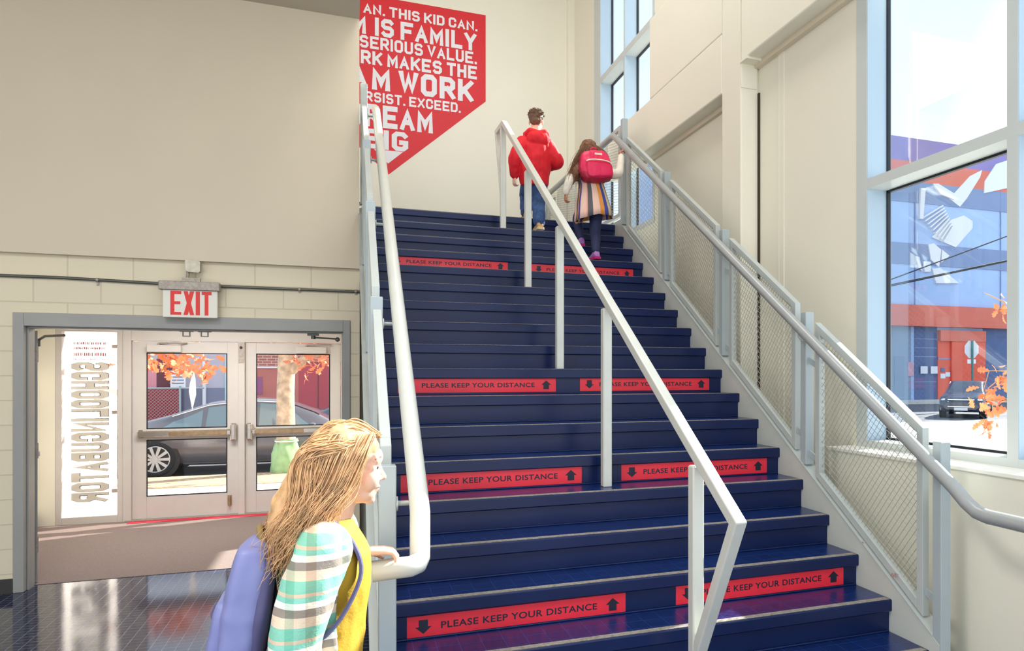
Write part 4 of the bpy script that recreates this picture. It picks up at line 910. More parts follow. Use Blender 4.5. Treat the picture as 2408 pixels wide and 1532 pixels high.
def hand(mb, w, f, n, s, thumb, curl=(.35, .5, .5), spread=.06, fist=0):
    """w wrist, f towards the fingers, n palm normal (fingers curl towards it), thumb=+1/-1 side"""
    w = Vector(w); f = Vector(f).normalized(); n = Vector(n); n = (n-f*n.dot(f)).normalized(); l = f.cross(n)
    P = lambda a, b, c: w+f*a*s+l*b*s+n*c*s
    for b in (-.027, -.009, .009, .027): limb(mb, [P(0, b*.6, 0), P(.045, b, -.002), P(.082, b*1.08, 0)], [.014*s, .0125*s, .0105*s], 10)
    limb(mb, [P(-.03, 0, 0), P(0, 0, 0)], [.021*s, .021*s], 12)
    for b, L_, a0 in ((-.029, .060, -.12), (-.0097, .074, -.03), (.0097, .078, .03), (.029, .068, .11)) if thumb > 0 else ((.029, .060, .12), (.0097, .074, .03), (-.0097, .078, -.03), (-.029, .068, -.11)):
        p = P(.082, b*1.08, 0); d = (f+l*a0*spread/.06).normalized(); ax = l; ang = 0; pts = [p.copy()]
        for k, fr in enumerate((.45, .30, .25)):
            ang += curl[k]; q = d*math.cos(ang)+n*math.sin(ang); p = p+q*L_*fr*s; pts.append(p.copy())
        limb(mb, pts, [.0095*s, .0085*s, .0078*s, .0066*s], 10)
    t0 = P(.018, thumb*.026, .008); d1 = (f*.55+l*thumb*.75+n*.35).normalized(); d2 = (f*.85+l*thumb*.30+n*(.35+.3*curl[0])).normalized()
    limb(mb, [t0, t0+d1*.036*s, t0+d1*.036*s+d2*.03*s, t0+d1*.036*s+d2*.03*s+(d2+n*.3).normalized()*.022*s], [.013*s, .0105*s, .0095*s, .0075*s], 10)
def wr(sc, am, seed=0):
    return lambda c: am*(noise.noise(Vector((c.x*sc+seed, c.y*sc, c.z*sc*.6)))+.5*noise.noise(Vector((c.x*sc*2.3, c.y*sc*2.3+seed, c.z*sc*1.5))))
def strands(m, guides, per, spreadr, r_, jit=.3, seg=4, wave=.0, wf=9, rnd=random):
    """guides: lists of points root->tip"""
    for g in guides:
        sp_ = spline(g, 7)
        for k in range(per):
            o_ = Vector((rnd.gauss(0, 1), rnd.gauss(0, 1), rnd.gauss(0, 1)))*spreadr; ph = rnd.uniform(0, 6.3); le = rnd.uniform(.72, 1.08); N = len(sp_)
            pts = []
            for i, p in enumerate(sp_):
                f_ = i/(N-1)
                if f_ > le: break
                wv = Vector((math.sin(f_*wf+ph), math.cos(f_*wf*.9+ph), math.sin(f_*wf*1.1+ph*2)))*wave*f_
                pts.append(p+o_*(.35+f_*(1+jit))+wv)
            if len(pts) > 3: m.tube(pts, [r_*(1-.75*i/(len(pts)-1)) for i in range(len(pts))], seg, caps=False)
def box_bag(m, c, hx_, hy_, hz_, rm, p=4.5, taper=.12, N=28, K=14):
    """soft superellipse block"""
    c = Vector(c); rg = []
    for i in range(K+1):
        z = -1+2*i/K; q = (1-abs(z)**p)**(1/p) if abs(z) < 1 else .0; q = max(q, .25); ring = []
        for j in range(N):
            a = 2*math.pi*j/N; ca, sa = math.cos(a), math.sin(a); d = (abs(ca)**p+abs(sa)**p)**(-1/p); k = q*(1-taper*max(0, z))
            ring.append(c+rm @ Vector((hx_*d*ca*k, hy_*d*sa*k, hz_*z)))
        rg.append(ring)
    m.loft(rg)
M['skin'] = mat('fair skin', (236, 190, 164), .5, var=(6, .04)); M['skin2'] = mat('light brown skin', (190, 130, 98), .5, var=(6, .05))
M['hair_boy'] = mat('short dark brown hair', (104, 74, 54), .6, var=(40, .3)); M['hair_girl'] = mat('long brown hair', (128, 86, 58), .5, var=(30, .35)); M['hair_blonde'] = mat('strawberry blonde hair', (220, 174, 124), .45, var=(26, .35))
M['hoodie'] = mat('red hoodie fleece', (222, 22, 40), .75, var=(5, .07), bump=(220, .12)); M['denim'] = mat('blue patterned denim', (52, 82, 130), .8, var=(22, .55), bump=(120, .2)); M['tan'] = mat('tan suede boot', (196, 158, 108), .8, var=(12, .12)); M['sole'] = mat('pale rubber sole', (208, 184, 148), .7)
M['cream'] = mat('cream knit sleeve', (236, 228, 212), .8, bump=(160, .25)); M['bagpink'] = mat('magenta backpack nylon', (222, 22, 84), .45, var=(5, .08), bump=(30, .12)); M['bagred'] = mat('dark magenta backpack base', (170, 10, 52), .5, bump=(30, .12)); M['zip'] = mat('pale zipper tape', (244, 224, 204), .5); M['strap'] = mat('black strap webbing', (30, 30, 34), .7)
M['legging'] = mat('navy legging', (34, 42, 82), .7, var=(6, .1)); M['purple'] = mat('lilac sneaker fabric', (170, 118, 190), .6, var=(14, .2)); M['magenta'] = mat('magenta sneaker sole', (190, 24, 110), .5); M['mustard'] = mat('mustard yellow shirt', (188, 148, 36), .75, var=(5, .06), bump=(120, .15)); M['bagblue'] = mat('periwinkle backpack nylon', (126, 130, 180), .55, var=(4, .08), bump=(30, .1)); M['bagdark'] = mat('dark slate backpack back panel', (78, 74, 112), .6); M['jeans'] = mat('mid blue jeans', (74, 96, 140), .8, var=(20, .2))
SK = [mat('skirt '+n_, c_, .8, bump=(140, .2)) for n_, c_ in (('blush', (236, 196, 180)), ('charcoal', (92, 92, 98)), ('orange', (230, 152, 70)), ('royal blue', (66, 74, 150)), ('salmon', (234, 158, 130)), ('black', (44, 40, 44)), ('sand', (214, 190, 152)))]
def plaid():
    m = mat('teal and tan plaid flannel', (240, 234, 220), .85, bump=(160, .15)); n = m.node_tree.nodes; l = m.node_tree.links; b = n['Principled BSDF']
    t = n.new('ShaderNodeTexCoord'); s_ = n.new('ShaderNodeSeparateXYZ'); l.new(t.outputs['Object'], s_.inputs[0])
    def bands(src, scale, cols):
        mu = n.new('ShaderNodeMath'); mu.operation = 'MULTIPLY'; mu.inputs[1].default_value = scale; l.new(src, mu.inputs[0])
        fr = n.new('ShaderNodeMath'); fr.operation = 'FRACT'; l.new(mu.outputs[0], fr.inputs[0]); r_ = n.new('ShaderNodeValToRGB'); r_.color_ramp.interpolation = 'CONSTANT'; l.new(fr.outputs[0], r_.inputs[0])
        e = r_.color_ramp.elements; e[0].position = 0; e[0].color = lin(cols[0][1]); e[1].position = cols[1][0]; e[1].color = lin(cols[1][1])
        for p_, c_ in cols[2:]: x_ = e.new(p_); x_.color = lin(c_)
        return r_.outputs[0]
    a = bands(s_.outputs['Z'], 8.5, [(0, (132, 196, 172)), (.26, (226, 204, 178)), (.48, (150, 138, 126)), (.66, (244, 238, 226)), (.80, (140, 204, 184)), (.92, (216, 192, 164))])
    c = bands(s_.outputs['X'], 7.0, [(0, (255, 255, 255)), (.30, (196, 226, 218)), (.46, (252, 250, 246)), (.66, (222, 206, 190)), (.84, (255, 255, 255))])
    mx = n.new('ShaderNodeMix'); mx.data_type = 'RGBA'; mx.blend_type = 'MULTIPLY'; mx.inputs[0].default_value = .75; l.new(a, mx.inputs[6]); l.new(c, mx.inputs[7]); l.new(mx.outputs[2], b.inputs['Base Color'])
    return m
M['plaid'] = plaid()
def shoe(mb, sole, heel, toe, w_, h_, up=(0, 0, 1)):
    """upper into mb, sole slab into sole; heel/toe are ground points"""
    heel, toe, up = Vector(heel), Vector(toe), Vector(up); d = (toe-heel); L_ = d.length; d.normalize(); up = (up-d*up.dot(d)).normalized(); l = d.cross(up)
    prof = [(0, .62, .55), (.06, .80, .95), (.2, .86, 1.0), (.34, .80, .95), (.5, .88, .66), (.68, 1.0, .50), (.84, .95, .42), (.95, .72, .34), (1.0, .40, .22)]
    def ring(a, wf, z0, z1, N=18):
        return [heel+d*a*L_+l*w_*wf*math.cos(q)+up*((z0+z1)/2+(z1-z0)/2*math.sin(q)) for q in [2*math.pi*i/N for i in range(N)]]
    mb.loft([ring(a, wf*.95, .012, h_*hf) for a, wf, hf in prof])
    sole.loft([[heel+d*(a*L_*1.04-.012)+l*w_*wf*1.06*sx+up*z for sx, z in ((-1, .002), (1, .002), (1.0, .026), (-1.0, .026))] for a, wf, hf in prof], smooth=False)

# --- boy in the red hoodie -------------------------------------------------
bx, by = 1.835, 7.30
P1 = thing('person', 'boy in a red hoodie and blue jeans climbing at the top of the stair', 'person', (bx, by, 18*RS))
m = MB(); rmh = frame(R(68), R(4), 0); hc = Vector((1.842, 7.335, 4.415))
T, E = head(m, hc, .92, rmh, P1)
slimb(m, [(1.835, 7.32, 4.36), (1.833, 7.30, 4.24)], [.046, .056]); 
rg = lambda z, cx_, cy_, a, b: [Vector((cx_+a*math.cos(t_), cy_+b*math.sin(t_), z)) for t_ in [2*math.pi*i/20 for i in range(20)]]
m.loft([rg(3.74, 1.825, 7.33, .13, .095), rg(3.84, 1.825, 7.33, .135, .10), rg(3.98, 1.825, 7.31, .125, .09), rg(4.12, 1.828, 7.30, .15, .095), rg(4.21, 1.832, 7.30, .13, .07), rg(4.25, 1.834, 7.30, .06, .055)])
slimb(m, [(1.68, 7.30, 4.17), (1.60, 7.27, 3.99), (1.612, 7.33, 3.82)], [.052, .040, .028])
slimb(m, [(1.97, 7.30, 4.17), (2.055, 7.28, 4.0), (2.01, 7.46, 3.985)], [.052, .040, .028])
hand(m, (1.612, 7.335, 3.81), (.02, .10, -1), (.9, .35, 0), .78, -1, curl=(.7, .9, .7))
hand(m, (2.01, 7.47, 3.985), (-.35, .9, .1), (-.7, -.3, -.5), .78, 1, curl=(.7, .9, .7))
slimb(m, [(1.875, 7.32, 3.80), (1.873, 7.36, 3.58), (1.862, 7.285, 3.345)], [.080, .058, .038]); slimb(m, [(1.79, 7.34, 3.80), (1.80, 7.60, 3.72), (1.80, 7.60, 3.50)], [.080, .058, .038])
limb(m, [(1.862, 7.29, 3.34), (1.862, 7.33, 3.29)], [.036, .030]); limb(m, [(1.80, 7.60, 3.50), (1.80, 7.68, 3.45)], [.036, .026])
organic('body', m, [M['skin']], P1, .0042, 3); face_parts(T, .92, rmh, P1)
hd = MB(); hd.loft([rg(3.755, 1.825, 7.335, .150, .118), rg(3.80, 1.823, 7.335, .158, .125), rg(3.90, 1.822, 7.325, .176, .138), rg(4.02, 1.824, 7.31, .182, .135), rg(4.12, 1.828, 7.30, .188, .122), rg(4.19, 1.832, 7.30, .165, .10), rg(4.24, 1.834, 7.30, .10, .082), rg(4.275, 1.836, 7.305, .075, .07)])
slimb(hd, [(1.69, 7.30, 4.165), (1.605, 7.265, 4.0), (1.600, 7.30, 3.90), (1.612, 7.335, 3.835)], [.076, .066, .056, .046]); slimb(hd, [(1.96, 7.30, 4.165), (2.045, 7.27, 4.02), (2.06, 7.31, 3.985), (2.012, 7.45, 3.985)], [.076, .068, .062, .048])
hd.ell((1.832, 7.215, 4.195), (.120, .055, .085), 18, 12, (R(18), 0, 0)); limb(hd, spline([(1.72, 7.30, 4.26), (1.76, 7.22, 4.275), (1.835, 7.20, 4.26), (1.91, 7.22, 4.275), (1.95, 7.30, 4.26)], 4), .030)
hd.loft([rg(3.735, 1.826, 7.335, .142, .112), rg(3.77, 1.826, 7.335, .152, .120)])
organic('hoodie', hd, M['hoodie'], P1, .0075, 4, wr(11, .010, 3))
jn = MB(); slimb(jn, [(1.875, 7.33, 3.80), (1.876, 7.365, 3.60), (1.868, 7.315, 3.46), (1.864, 7.285, 3.36)], [.100, .078, .068, .064]); slimb(jn, [(1.79, 7.34, 3.80), (1.80, 7.58, 3.725), (1.80, 7.60, 3.62), (1.80, 7.60, 3.52)], [.094, .080, .070, .064]); jn.ell((1.825, 7.335, 3.79), (.14, .105, .07))
organic('jeans', jn, M['denim'], P1, .0075, 3, wr(22, .008, 9))
for (h_, t_) in (((1.866, 7.225, 3.264), (1.852, 7.42, 3.243)), ((1.80, 7.535, 3.425), (1.79, 7.74, 3.425))):
    a, s2 = MB(), MB(); shoe(a, s2, h_, t_, .044, .118); 
    b_ = a.build('boot', M['tan'], P1); s2.build('boot_sole', M['sole'], b_); lc = MB()
    d_ = (Vector(t_)-Vector(h_)).normalized()
    for i in range(4):
        c_ = Vector(h_)+d_*(.085+.018*i)+Vector((0, 0, .098-.013*i)); lc.tube([c_+Vector((-.022, 0, -.004)), c_+Vector((0, 0, .004)), c_+Vector((.022, 0, -.004))], .003, 6)
    lc.build('laces', M['strap'], b_)
hr = MB(); rr_ = random.Random(4)
hr.ell(T((-.018, 0, .048)), (.100*.92, .081*.92, .084*.92), 24, 16, rmh.to_euler('XYZ')); hr.ell(T((-.055, 0, .0)), (.052*.92, .066*.92, .066*.92), 20, 12, rmh.to_euler('XYZ'))
hb = organic('hair', hr, M['hair_boy'], P1, .005, 2, wr(60, .006, 1))
cr_ = MB()
for i in range(420):
    a = rr_.uniform(0, 6.283); e_ = rr_.uniform(.05, 1.0); d_ = Vector((math.cos(a)*math.sqrt(1-e_*e_), math.sin(a)*math.sqrt(1-e_*e_), e_))
    p_ = Vector((-.018+.098*d_.x, .079*d_.y, .048+.082*d_.z)); q_ = p_+d_*.016+Vector((rr_.gauss(.006, .006), rr_.gauss(0, .006), .006))
    cr_.tube([T(p_), T((p_+q_)/2+d_*.003), T(q_)], [.0035, .003, .001], 4, caps=False)
cr_.build('tufts', M['hair_boy'], hb)

# --- girl with the magenta backpack ----------------------------------------
P2 = thing('person', 'girl in a striped dress and navy leggings holding the handrail high on the stair', 'person', (2.28, 6.75, 16*RS))
m = MB(); rmh = frame(R(90), R(24), 0); hc = Vector((2.285, 6.93, 4.025)); T, E = head(m, hc, .88, rmh, P2)
slimb(m, [(2.275, 6.90, 3.96), (2.25, 6.86, 3.83)], [.040, .046])
m.loft([rg(3.50, 2.29, 6.80, .115, .095), rg(3.60, 2.285, 6.80, .118, .09), rg(3.72, 2.27, 6.82, .112, .08), rg(3.80, 2.255, 6.84, .13, .08), rg(3.865, 2.245, 6.86, .11, .06), rg(3.895, 2.24, 6.865, .05, .045)])
slimb(m, [(2.12, 6.84, 3.83), (2.048, 6.79, 3.68), (2.012, 6.80, 3.55)], [.040, .033, .024]); slimb(m, [(2.38, 6.85, 3.83), (2.555, 6.80, 3.80), (2.632, 6.90, 4.02)], [.040, .034, .025])
hand(m, (2.012, 6.80, 3.545), (-.02, .05, -1), (1, .2, 0), .72, -1, curl=(.7, .9, .6))
hand(m, (2.636, 6.915, 4.062), (.75, .45, .55), (.45, -.1, -.9), .72, -1, curl=(.65, .9, .7))
slimb(m, [(2.335, 6.80, 3.50), (2.315, 6.80, 3.22), (2.29, 6.70, 2.985)], [.072, .052, .034]); slimb(m, [(2.23, 6.82, 3.50), (2.20, 7.00, 3.36), (2.222, 6.985, 3.15)], [.072, .052, .034])
limb(m, [(2.29, 6.70, 2.985), (2.285, 6.76, 2.93)], [.030, .026]); limb(m, [(2.222, 6.985, 3.15), (2.222, 7.06, 3.095)], [.030, .026])
organic('body', m, M['skin2'], P2, .0042, 3); face_parts(T, .88, rmh, P2)
dr_ = MB(); N = 84; rg2 = []
for z, a, b_, cx_, cy_ in ((3.80, .135, .09, 2.255, 6.835), (3.72, .125, .09, 2.268, 6.82), (3.64, .132, .10, 2.28, 6.805), (3.55, .150, .125, 2.288, 6.80), (3.46, .172, .145, 2.293, 6.795), (3.40, .184, .155, 2.297, 6.79), (3.335, .190, .162, 2.298, 6.79)):
    rg2.append([Vector((cx_+(a*(1+.05*math.sin(7*t_+1)*(3.8-z)*2))*math.cos(t_), cy_+(b_*(1+.06*math.sin(7*t_+1)*(3.8-z)*2))*math.sin(t_), z-.05*(math.cos(t_) < 0)*abs(math.cos(t_))*(z < 3.42))) for t_ in [2*math.pi*i/N for i in range(N)]])
pat = [1]*3+[2]*2+[3]*2+[0]*5+[4]+[1]*4+[0]*5+[2]*4+[3]*3+[6]*3+[5]*2+[0]*8
for i in range(len(rg2)-1):
    for j in range(N):
        dr_.cur = pat[j % 42]; dr_.add([rg2[i][j], rg2[i][(j+1) % N], rg2[i+1][(j+1) % N], rg2[i+1][j]], [(0, 1, 2, 3)], True)
me_ = dr_.build('dress', SK, P2)
bm_ = bmesh.new(); bm_.from_mesh(me_.data); bmesh.ops.remove_doubles(bm_, verts=bm_.verts, dist=.0002); bmesh.ops.recalc_face_normals(bm_, faces=bm_.faces); bm_.to_mesh(me_.data); bm_.free()
for p in me_.data.polygons: p.use_smooth = True
sd_ = me_.modifiers.new('cloth', 'SOLIDIFY'); sd_.thickness = .004
sw = MB(); sw.loft([rg(3.74, 2.265, 6.825, .128, .094), rg(3.80, 2.255, 6.838, .142, .092), rg(3.86, 2.247, 6.855, .125, .07), rg(3.90, 2.24, 6.865, .065, .055)])
slimb(sw, [(2.125, 6.84, 3.825), (2.048, 6.785, 3.69), (2.02, 6.79, 3.60), (2.012, 6.80, 3.565)], [.052, .045, .038, .035]); slimb(sw, [(2.375, 6.85, 3.825), (2.55, 6.80, 3.795), (2.60, 6.84, 3.90), (2.628, 6.895, 4.005)], [.052, .049, .040, .034])
organic('sweater', sw, M['cream'], P2, .0065, 4, wr(18, .005, 2))
lg = MB(); slimb(lg, [(2.335, 6.80, 3.48), (2.315, 6.80, 3.22), (2.302, 6.745, 3.08), (2.29, 6.70, 2.985)], [.076, .057, .047, .039]); slimb(lg, [(2.23, 6.82, 3.48), (2.20, 7.00, 3.36), (2.21, 7.0, 3.25), (2.222, 6.985, 3.15)], [.076, .056, .046, .038])
organic('leggings', lg, M['legging'], P2, .006, 3, wr(25, .003, 5))
for h_, t_ in (((2.295, 6.655, 2.895), (2.262, 6.835, 2.884)), ((2.222, 6.93, 3.064), (2.212, 7.11, 3.064))):
    a, s2 = MB(), MB(); shoe(a, s2, h_, t_, .040, .095); b_ = a.build('sneaker', M['purple'], P2); s2.build('sneaker_sole', M['magenta'], b_)
    lc = MB(); d_ = (Vector(t_)-Vector(h_)).normalized()
    for i in range(4):
        c_ = Vector(h_)+d_*(.075+.016*i)+Vector((0, 0, .078-.009*i)); lc.tube([c_+Vector((-.02, 0, -.004)), c_+Vector((0, 0, .005)), c_+Vector((.02, 0, -.004))], .0028, 6)
    lc.build('laces', M['zip'], b_)
hr = MB(); hr.ell(T((-.022, 0, .036)), (.108*.92, .094*.92, .092*.92), 24, 16, rmh.to_euler('XYZ')); hr.ell((2.285, 6.855, 3.985), (.118, .075, .085)); hr.ell((2.20, 6.84, 3.88), (.085, .065, .10)); hr.ell((2.385, 6.85, 3.90), (.055, .05, .085)); slimb(hr, [(2.20, 6.83, 3.90), (2.11, 6.79, 3.78), (2.06, 6.78, 3.66)], [.070, .060, .028])
hb = organic('hair', hr, M['hair_girl'], P2, .006, 2, wr(30, .010, 6))
st_ = MB(); rr_ = random.Random(9); gd = []
for i in range(40):
    f_ = i/39; a = -1.35+2.7*f_; s_ = math.sin(a)
    root = Vector((2.275+.05*s_, 6.91+.03*math.cos(a), 4.128-.02*abs(s_)))
    if f_ < .62:
        e_ = f_/.62; gd.append([root, Vector((2.285+.118*s_, 6.80, 4.03-.02*abs(s_))), Vector((2.10+.16*e_, 6.765, 3.90)), Vector((2.045+.14*e_, 6.765, 3.76+.03*e_)), Vector((2.015+.13*e_, 6.78, 3.63+.07*e_+rr_.uniform(-.03, .03)))])
    else:
        e_ = (f_-.62)/.38; gd.append([root, Vector((2.285+.120*s_, 6.80, 4.03-.02*abs(s_))), Vector((2.345+.075*e_, 6.775, 3.95)), Vector((2.365+.075*e_, 6.785, 3.88)), Vector((2.375+.08*e_, 6.79, 3.80+rr_.uniform(-.03, .03)))])
strands(st_, gd, 22, .0105, .0026, wave=.012, wf=14, rnd=rr_); st_.build('locks', M['hair_girl'], hb)
BP = thing('backpack', 'magenta school backpack with a pale zipper worn by the girl in the striped dress', 'backpack', (2.28, 6.66, 3.65))
rb = frame(0, R(-7), 0) @ Matrix.Identity(3); rb = Euler((R(-10), R(-7), 0)).to_matrix()
a = MB(); box_bag(a, (2.283, 6.70, 3.815), .163, .082, .165, rb, taper=.20); bb = organic('bag_body', a, [M['bagpink'], M['bagred']], BP, .006, 4, wr(14, .006, 4), slot=lambda c, n_: 1 if c.z < 3.722-.12*(c.x-2.28) else 0)
a = MB(); box_bag(a, (2.297, 6.628, 3.775), .132, .035, .095, rb, taper=.05); pk = organic('front_pocket', a, M['bagpink'], BP, .006, 4, wr(14, .005, 8))
a = MB(); a.tube(spline([(2.165, 6.615, 3.838), (2.20, 6.604, 3.852), (2.29, 6.592, 3.856), (2.39, 6.604, 3.848), (2.428, 6.62, 3.83)], 5), .0065, 8); a.build('zipper', M['zip'], pk)
a = MB(); a.box(2.245, 2.32, 6.600, 6.606, 3.905, 3.922); a.build('brand_patch', M['zip'], bb); bpy.data.objects['brand_patch'].name = 'white_patch'
a = MB(); a.tube(spline([(2.16, 6.615, 3.838), (2.155, 6.60, 3.815), (2.158, 6.605, 3.79)], 4), .004, 6); a.build('zip_pull', M['bagpink'], pk)
for q in (-1, 1):
    a = MB(); x_ = 2.265+q*.095; a.tube(spline([(x_, 6.775, 3.94), (x_, 6.87, 3.925), (x_+.01*q, 6.945, 3.84), (x_+.02*q, 6.90, 3.72), (x_+.03*q, 6.77, 3.68)], 6), .01, flat=(.018, .004)); a.build('shoulder_strap', M['strap'], BP)
a = MB(); a.tube(spline([(2.24, 6.73, 3.965), (2.25, 6.715, 4.0), (2.29, 6.715, 4.0), (2.30, 6.73, 3.965)], 5), .007, 8); a.build('grab_loop', M['bagpink'], BP)
a = MB(); a.tube([(2.145, 6.70, 3.73), (2.12, 6.68, 3.66), (2.11, 6.68, 3.58)], .008, flat=(.013, .003)); a.build('side_strap', M['strap'], BP)

# --- girl in front of the doorway ------------------------------------------
P3 = thing('person', 'girl with long strawberry blonde hair and plaid shirt walking right in front of the doorway', 'person', (-.06, 2.35, 0))
m = MB(); rmh = frame(R(-4), R(6), 0); hc = Vector((.006, 2.35, 1.485)); T, E = head(m, hc, 1.02, rmh, P3)
slimb(m, [(-.02, 2.35, 1.42), (-.05, 2.35, 1.30)], [.050, .056])
rz = lambda z, cx_, a, b_: [Vector((cx_+a*math.cos(t_), 2.35+b_*math.sin(t_), z)) for t_ in [2*math.pi*i/22 for i in range(22)]]
m.loft([rz(.78, -.085, .10, .15), rz(.88, -.085, .105, .16), rz(1.0, -.075, .088, .128), rz(1.12, -.065, .095, .135), rz(1.22, -.06, .10, .15), rz(1.29, -.058, .075, .135), rz(1.335, -.052, .05, .06)])
slimb(m, [(-.065, 2.195, 1.265), (-.135, 2.135, 1.02), (-.05, 2.13, .80)], [.052, .042, .028]); slimb(m, [(-.05, 2.505, 1.265), (-.035, 2.58, 1.07), (.035, 2.585, 1.150)], [.052, .040, .029])
hand(m, (-.048, 2.13, .79), (.25, 0, -1), (.1, 1, 0), .92, 1, curl=(.35, .5, .4))
hand(m, (.040, 2.585, 1.158), (1, .03, .02), (0, .03, -1), .92, 1, curl=(.25, .75, .6), spread=.05)
slimb(m, [(-.085, 2.27, .84), (.06, 2.27, .47), (.02, 2.27, .09)], [.092, .062, .042]); slimb(m, [(-.085, 2.43, .84), (-.06, 2.43, .46), (-.24, 2.43, .12)], [.092, .062, .042])
limb(m, [(.02, 2.27, .085), (.12, 2.27, .045)], [.036, .03]); limb(m, [(-.24, 2.43, .12), (-.16, 2.43, .06)], [.036, .03])
organic('body', m, M['skin'], P3, .0042, 3); face_parts(T, 1.02, rmh, P3)
ts = MB(); ts.loft([rz(.80, -.083, .118, .170), rz(.90, -.080, .120, .172), rz(1.0, -.066, .112, .148), rz(1.12, -.052, .116, .152), rz(1.22, -.052, .115, .164), rz(1.29, -.055, .085, .145), rz(1.33, -.05, .062, .074)])
organic('shirt', ts, M['mustard'], P3, .0065, 4, wr(12, .008, 2))
fl = MB()
def openring(z, cx_, a, b_, g0=.62):
    ts_ = [g0+(2*math.pi-2*g0)*i/30 for i in range(31)]; out = [Vector((cx_+a*math.cos(t_), 2.35+b_*math.sin(t_), z)) for t_ in ts_]; inn = [Vector((cx_+(a-.02)*math.cos(t_), 2.35+(b_-.02)*math.sin(t_), z)) for t_ in ts_[::-1]]
    return out+inn
fl.loft([openring(.72, -.085, .165, .215, 1.2), openring(.82, -.085, .155, .205, 1.2), openring(.95, -.08, .142, .188, 1.22), openring(1.08, -.068, .136, .180, 1.25), openring(1.20, -.062, .132, .190, 1.25), openring(1.28, -.062, .108, .168, 1.2), openring(1.325, -.058, .080, .095, 1.2)], smooth=True)
slimb(fl, [(-.070, 2.20, 1.262), (-.115, 2.150, 1.12), (-.135, 2.135, 1.0), (-.06, 2.13, .84)], [.082, .074, .066, .050]); slimb(fl, [(-.05, 2.50, 1.262), (-.038, 2.565, 1.12), (-.02, 2.585, 1.08), (.025, 2.585, 1.140)], [.080, .064, .052, .040])
organic('plaid_shirt', fl, M['plaid'], P3, .0075, 4, wr(11, .010, 7))
jn = MB(); slimb(jn, [(-.085, 2.27, .86), (.06, 2.27, .47), (.035, 2.27, .25), (.022, 2.27, .11)], [.104, .076, .064, .060]); slimb(jn, [(-.085, 2.43, .86), (-.06, 2.43, .46), (-.15, 2.43, .27), (-.24, 2.43, .14)], [.104, .076, .064, .058]); jn.ell((-.085, 2.35, .85), (.125, .175, .09))
organic('jeans', jn, M['jeans'], P3, .0075, 3, wr(18, .008, 3))
for h_, t_ in (((-.035, 2.27, .004), (.205, 2.27, .004)), ((-.285, 2.43, .085), (-.075, 2.43, .006))):
    a, s2 = MB(), MB(); shoe(a, s2, h_, t_, .048, .115); b_ = a.build('sneaker', M['white'], P3); s2.build('sneaker_sole', M['sole'], b_)
hr = MB(); hr.ell(T((-.022, 0, .044)), (.101, .088, .086), 26, 18, rmh.to_euler('XYZ')); hr.ell(T((-.060, 0, -.02)), (.078, .082, .09), 22, 14)
slimb(hr, [(-.075, 2.35, 1.46), (-.115, 2.345, 1.38), (-.155, 2.34, 1.30), (-.175, 2.33, 1.23)], [.092, .096, .080, .035]); slimb(hr, [(-.055, 2.292, 1.47), (-.085, 2.28, 1.38), (-.11, 2.275, 1.29)], [.046, .050, .035]); slimb(hr, [(-.055, 2.408, 1.47), (-.085, 2.42, 1.38), (-.11, 2.425, 1.29)], [.046, .050, .035])
hb = organic('hair', hr, M['hair_blonde'], P3, .006, 3, wr(24, .008, 5))
st_ = MB(); rr_ = random.Random(21); gd = []
for i in range(54):
    f_ = i/53; a = -1.5+3.0*f_; yy = math.sin(a); u_ = rr_.uniform(-.03, .03)
    root = T((.074-.075*abs(yy), .068*yy, .096-.036*yy*yy))
    gd.append([root, T((-.045+u_, .096*yy, .124-.070*abs(yy))), T((-.108+u_*.8, .102*yy, .02)), Vector((-.145+.035*abs(yy)+u_, 2.35+.122*yy, 1.40)), Vector((-.195+.05*abs(yy)+u_*1.3, 2.35+.128*yy, 1.30)), Vector((-.225+.07*abs(yy)+u_*1.5, 2.35+.112*yy, 1.205+rr_.uniform(-.035, .035)))])
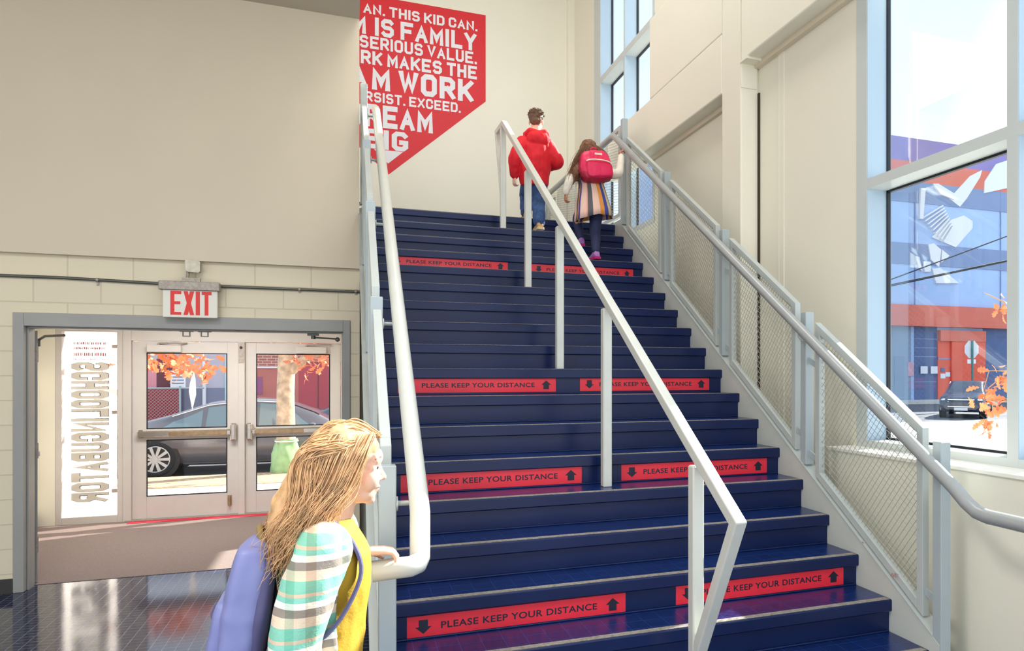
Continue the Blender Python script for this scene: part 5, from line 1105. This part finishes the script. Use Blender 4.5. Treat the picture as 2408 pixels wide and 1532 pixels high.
for q in (-1, 1):
    for i in range(16):
        t_ = i/15; x_ = .012-.10*t_; gd.append([T((.055-.11*t_, q*(.045+.015*t_), .100-.01*t_)), T((.035-.115*t_, q*.094, .035)), T((.008-.10*t_, q*.106, -.05)), Vector((x_-.055, 2.35+q*.130, 1.37)), Vector((x_-.085, 2.35+q*.132, 1.29)), Vector((x_-.105, 2.35+q*.122, 1.21+rr_.uniform(-.03, .03)))])
strands(st_, gd, 24, .0095, .0023, wave=.020, wf=10, rnd=rr_); st_.build('locks', M['hair_blonde'], hb)
BQ = thing('backpack', 'periwinkle blue backpack worn by the blonde girl in the plaid shirt', 'backpack', (-.29, 2.35, .88))
rb = Euler((0, R(9), 0)).to_matrix(); a = MB(); box_bag(a, (-.280, 2.35, 1.085), .060, .150, .205, rb, taper=.22); bb = organic('bag_body', a, M['bagblue'], BQ, .007, 4, wr(10, .008, 3))
a = MB(); box_bag(a, (-.235, 2.35, 1.075), .024, .143, .192, rb, taper=.2); organic('back_panel', a, M['bagdark'], BQ, .007, 4, wr(10, .005, 4))
a = MB(); box_bag(a, (-.338, 2.35, 1.02), .034, .115, .115, rb, taper=.1); pk = organic('front_pocket', a, M['bagblue'], BQ, .007, 4, wr(10, .006, 5))
a = MB(); a.tube(spline([(-.346, 2.25, 1.07), (-.362, 2.30, 1.085), (-.364, 2.40, 1.085), (-.346, 2.45, 1.07)], 5), .005, 8); a.build('zipper', M['bagdark'], pk)
a = MB(); a.tube(spline([(-.235, 2.31, 1.275), (-.245, 2.33, 1.308), (-.245, 2.37, 1.308), (-.235, 2.39, 1.275)], 5), .010, 8); a.build('grab_loop', mat('olive webbing', (136, 112, 66), .8), BQ)
for q in (-1, 1):
    a = MB(); y_ = 2.35+q*.10; a.tube(spline([(-.215, y_, 1.265), (-.14, y_+.010*q, 1.345), (-.06, y_+.015*q, 1.348), (.012, y_+.02*q, 1.27), (.03, y_+.045*q, 1.17), (-.06, y_+.085*q, 1.03), (-.215, y_+.04*q, .95)], 6), .01, flat=(.020, .004)); a.build('shoulder_strap', M['bagdark'], BQ)
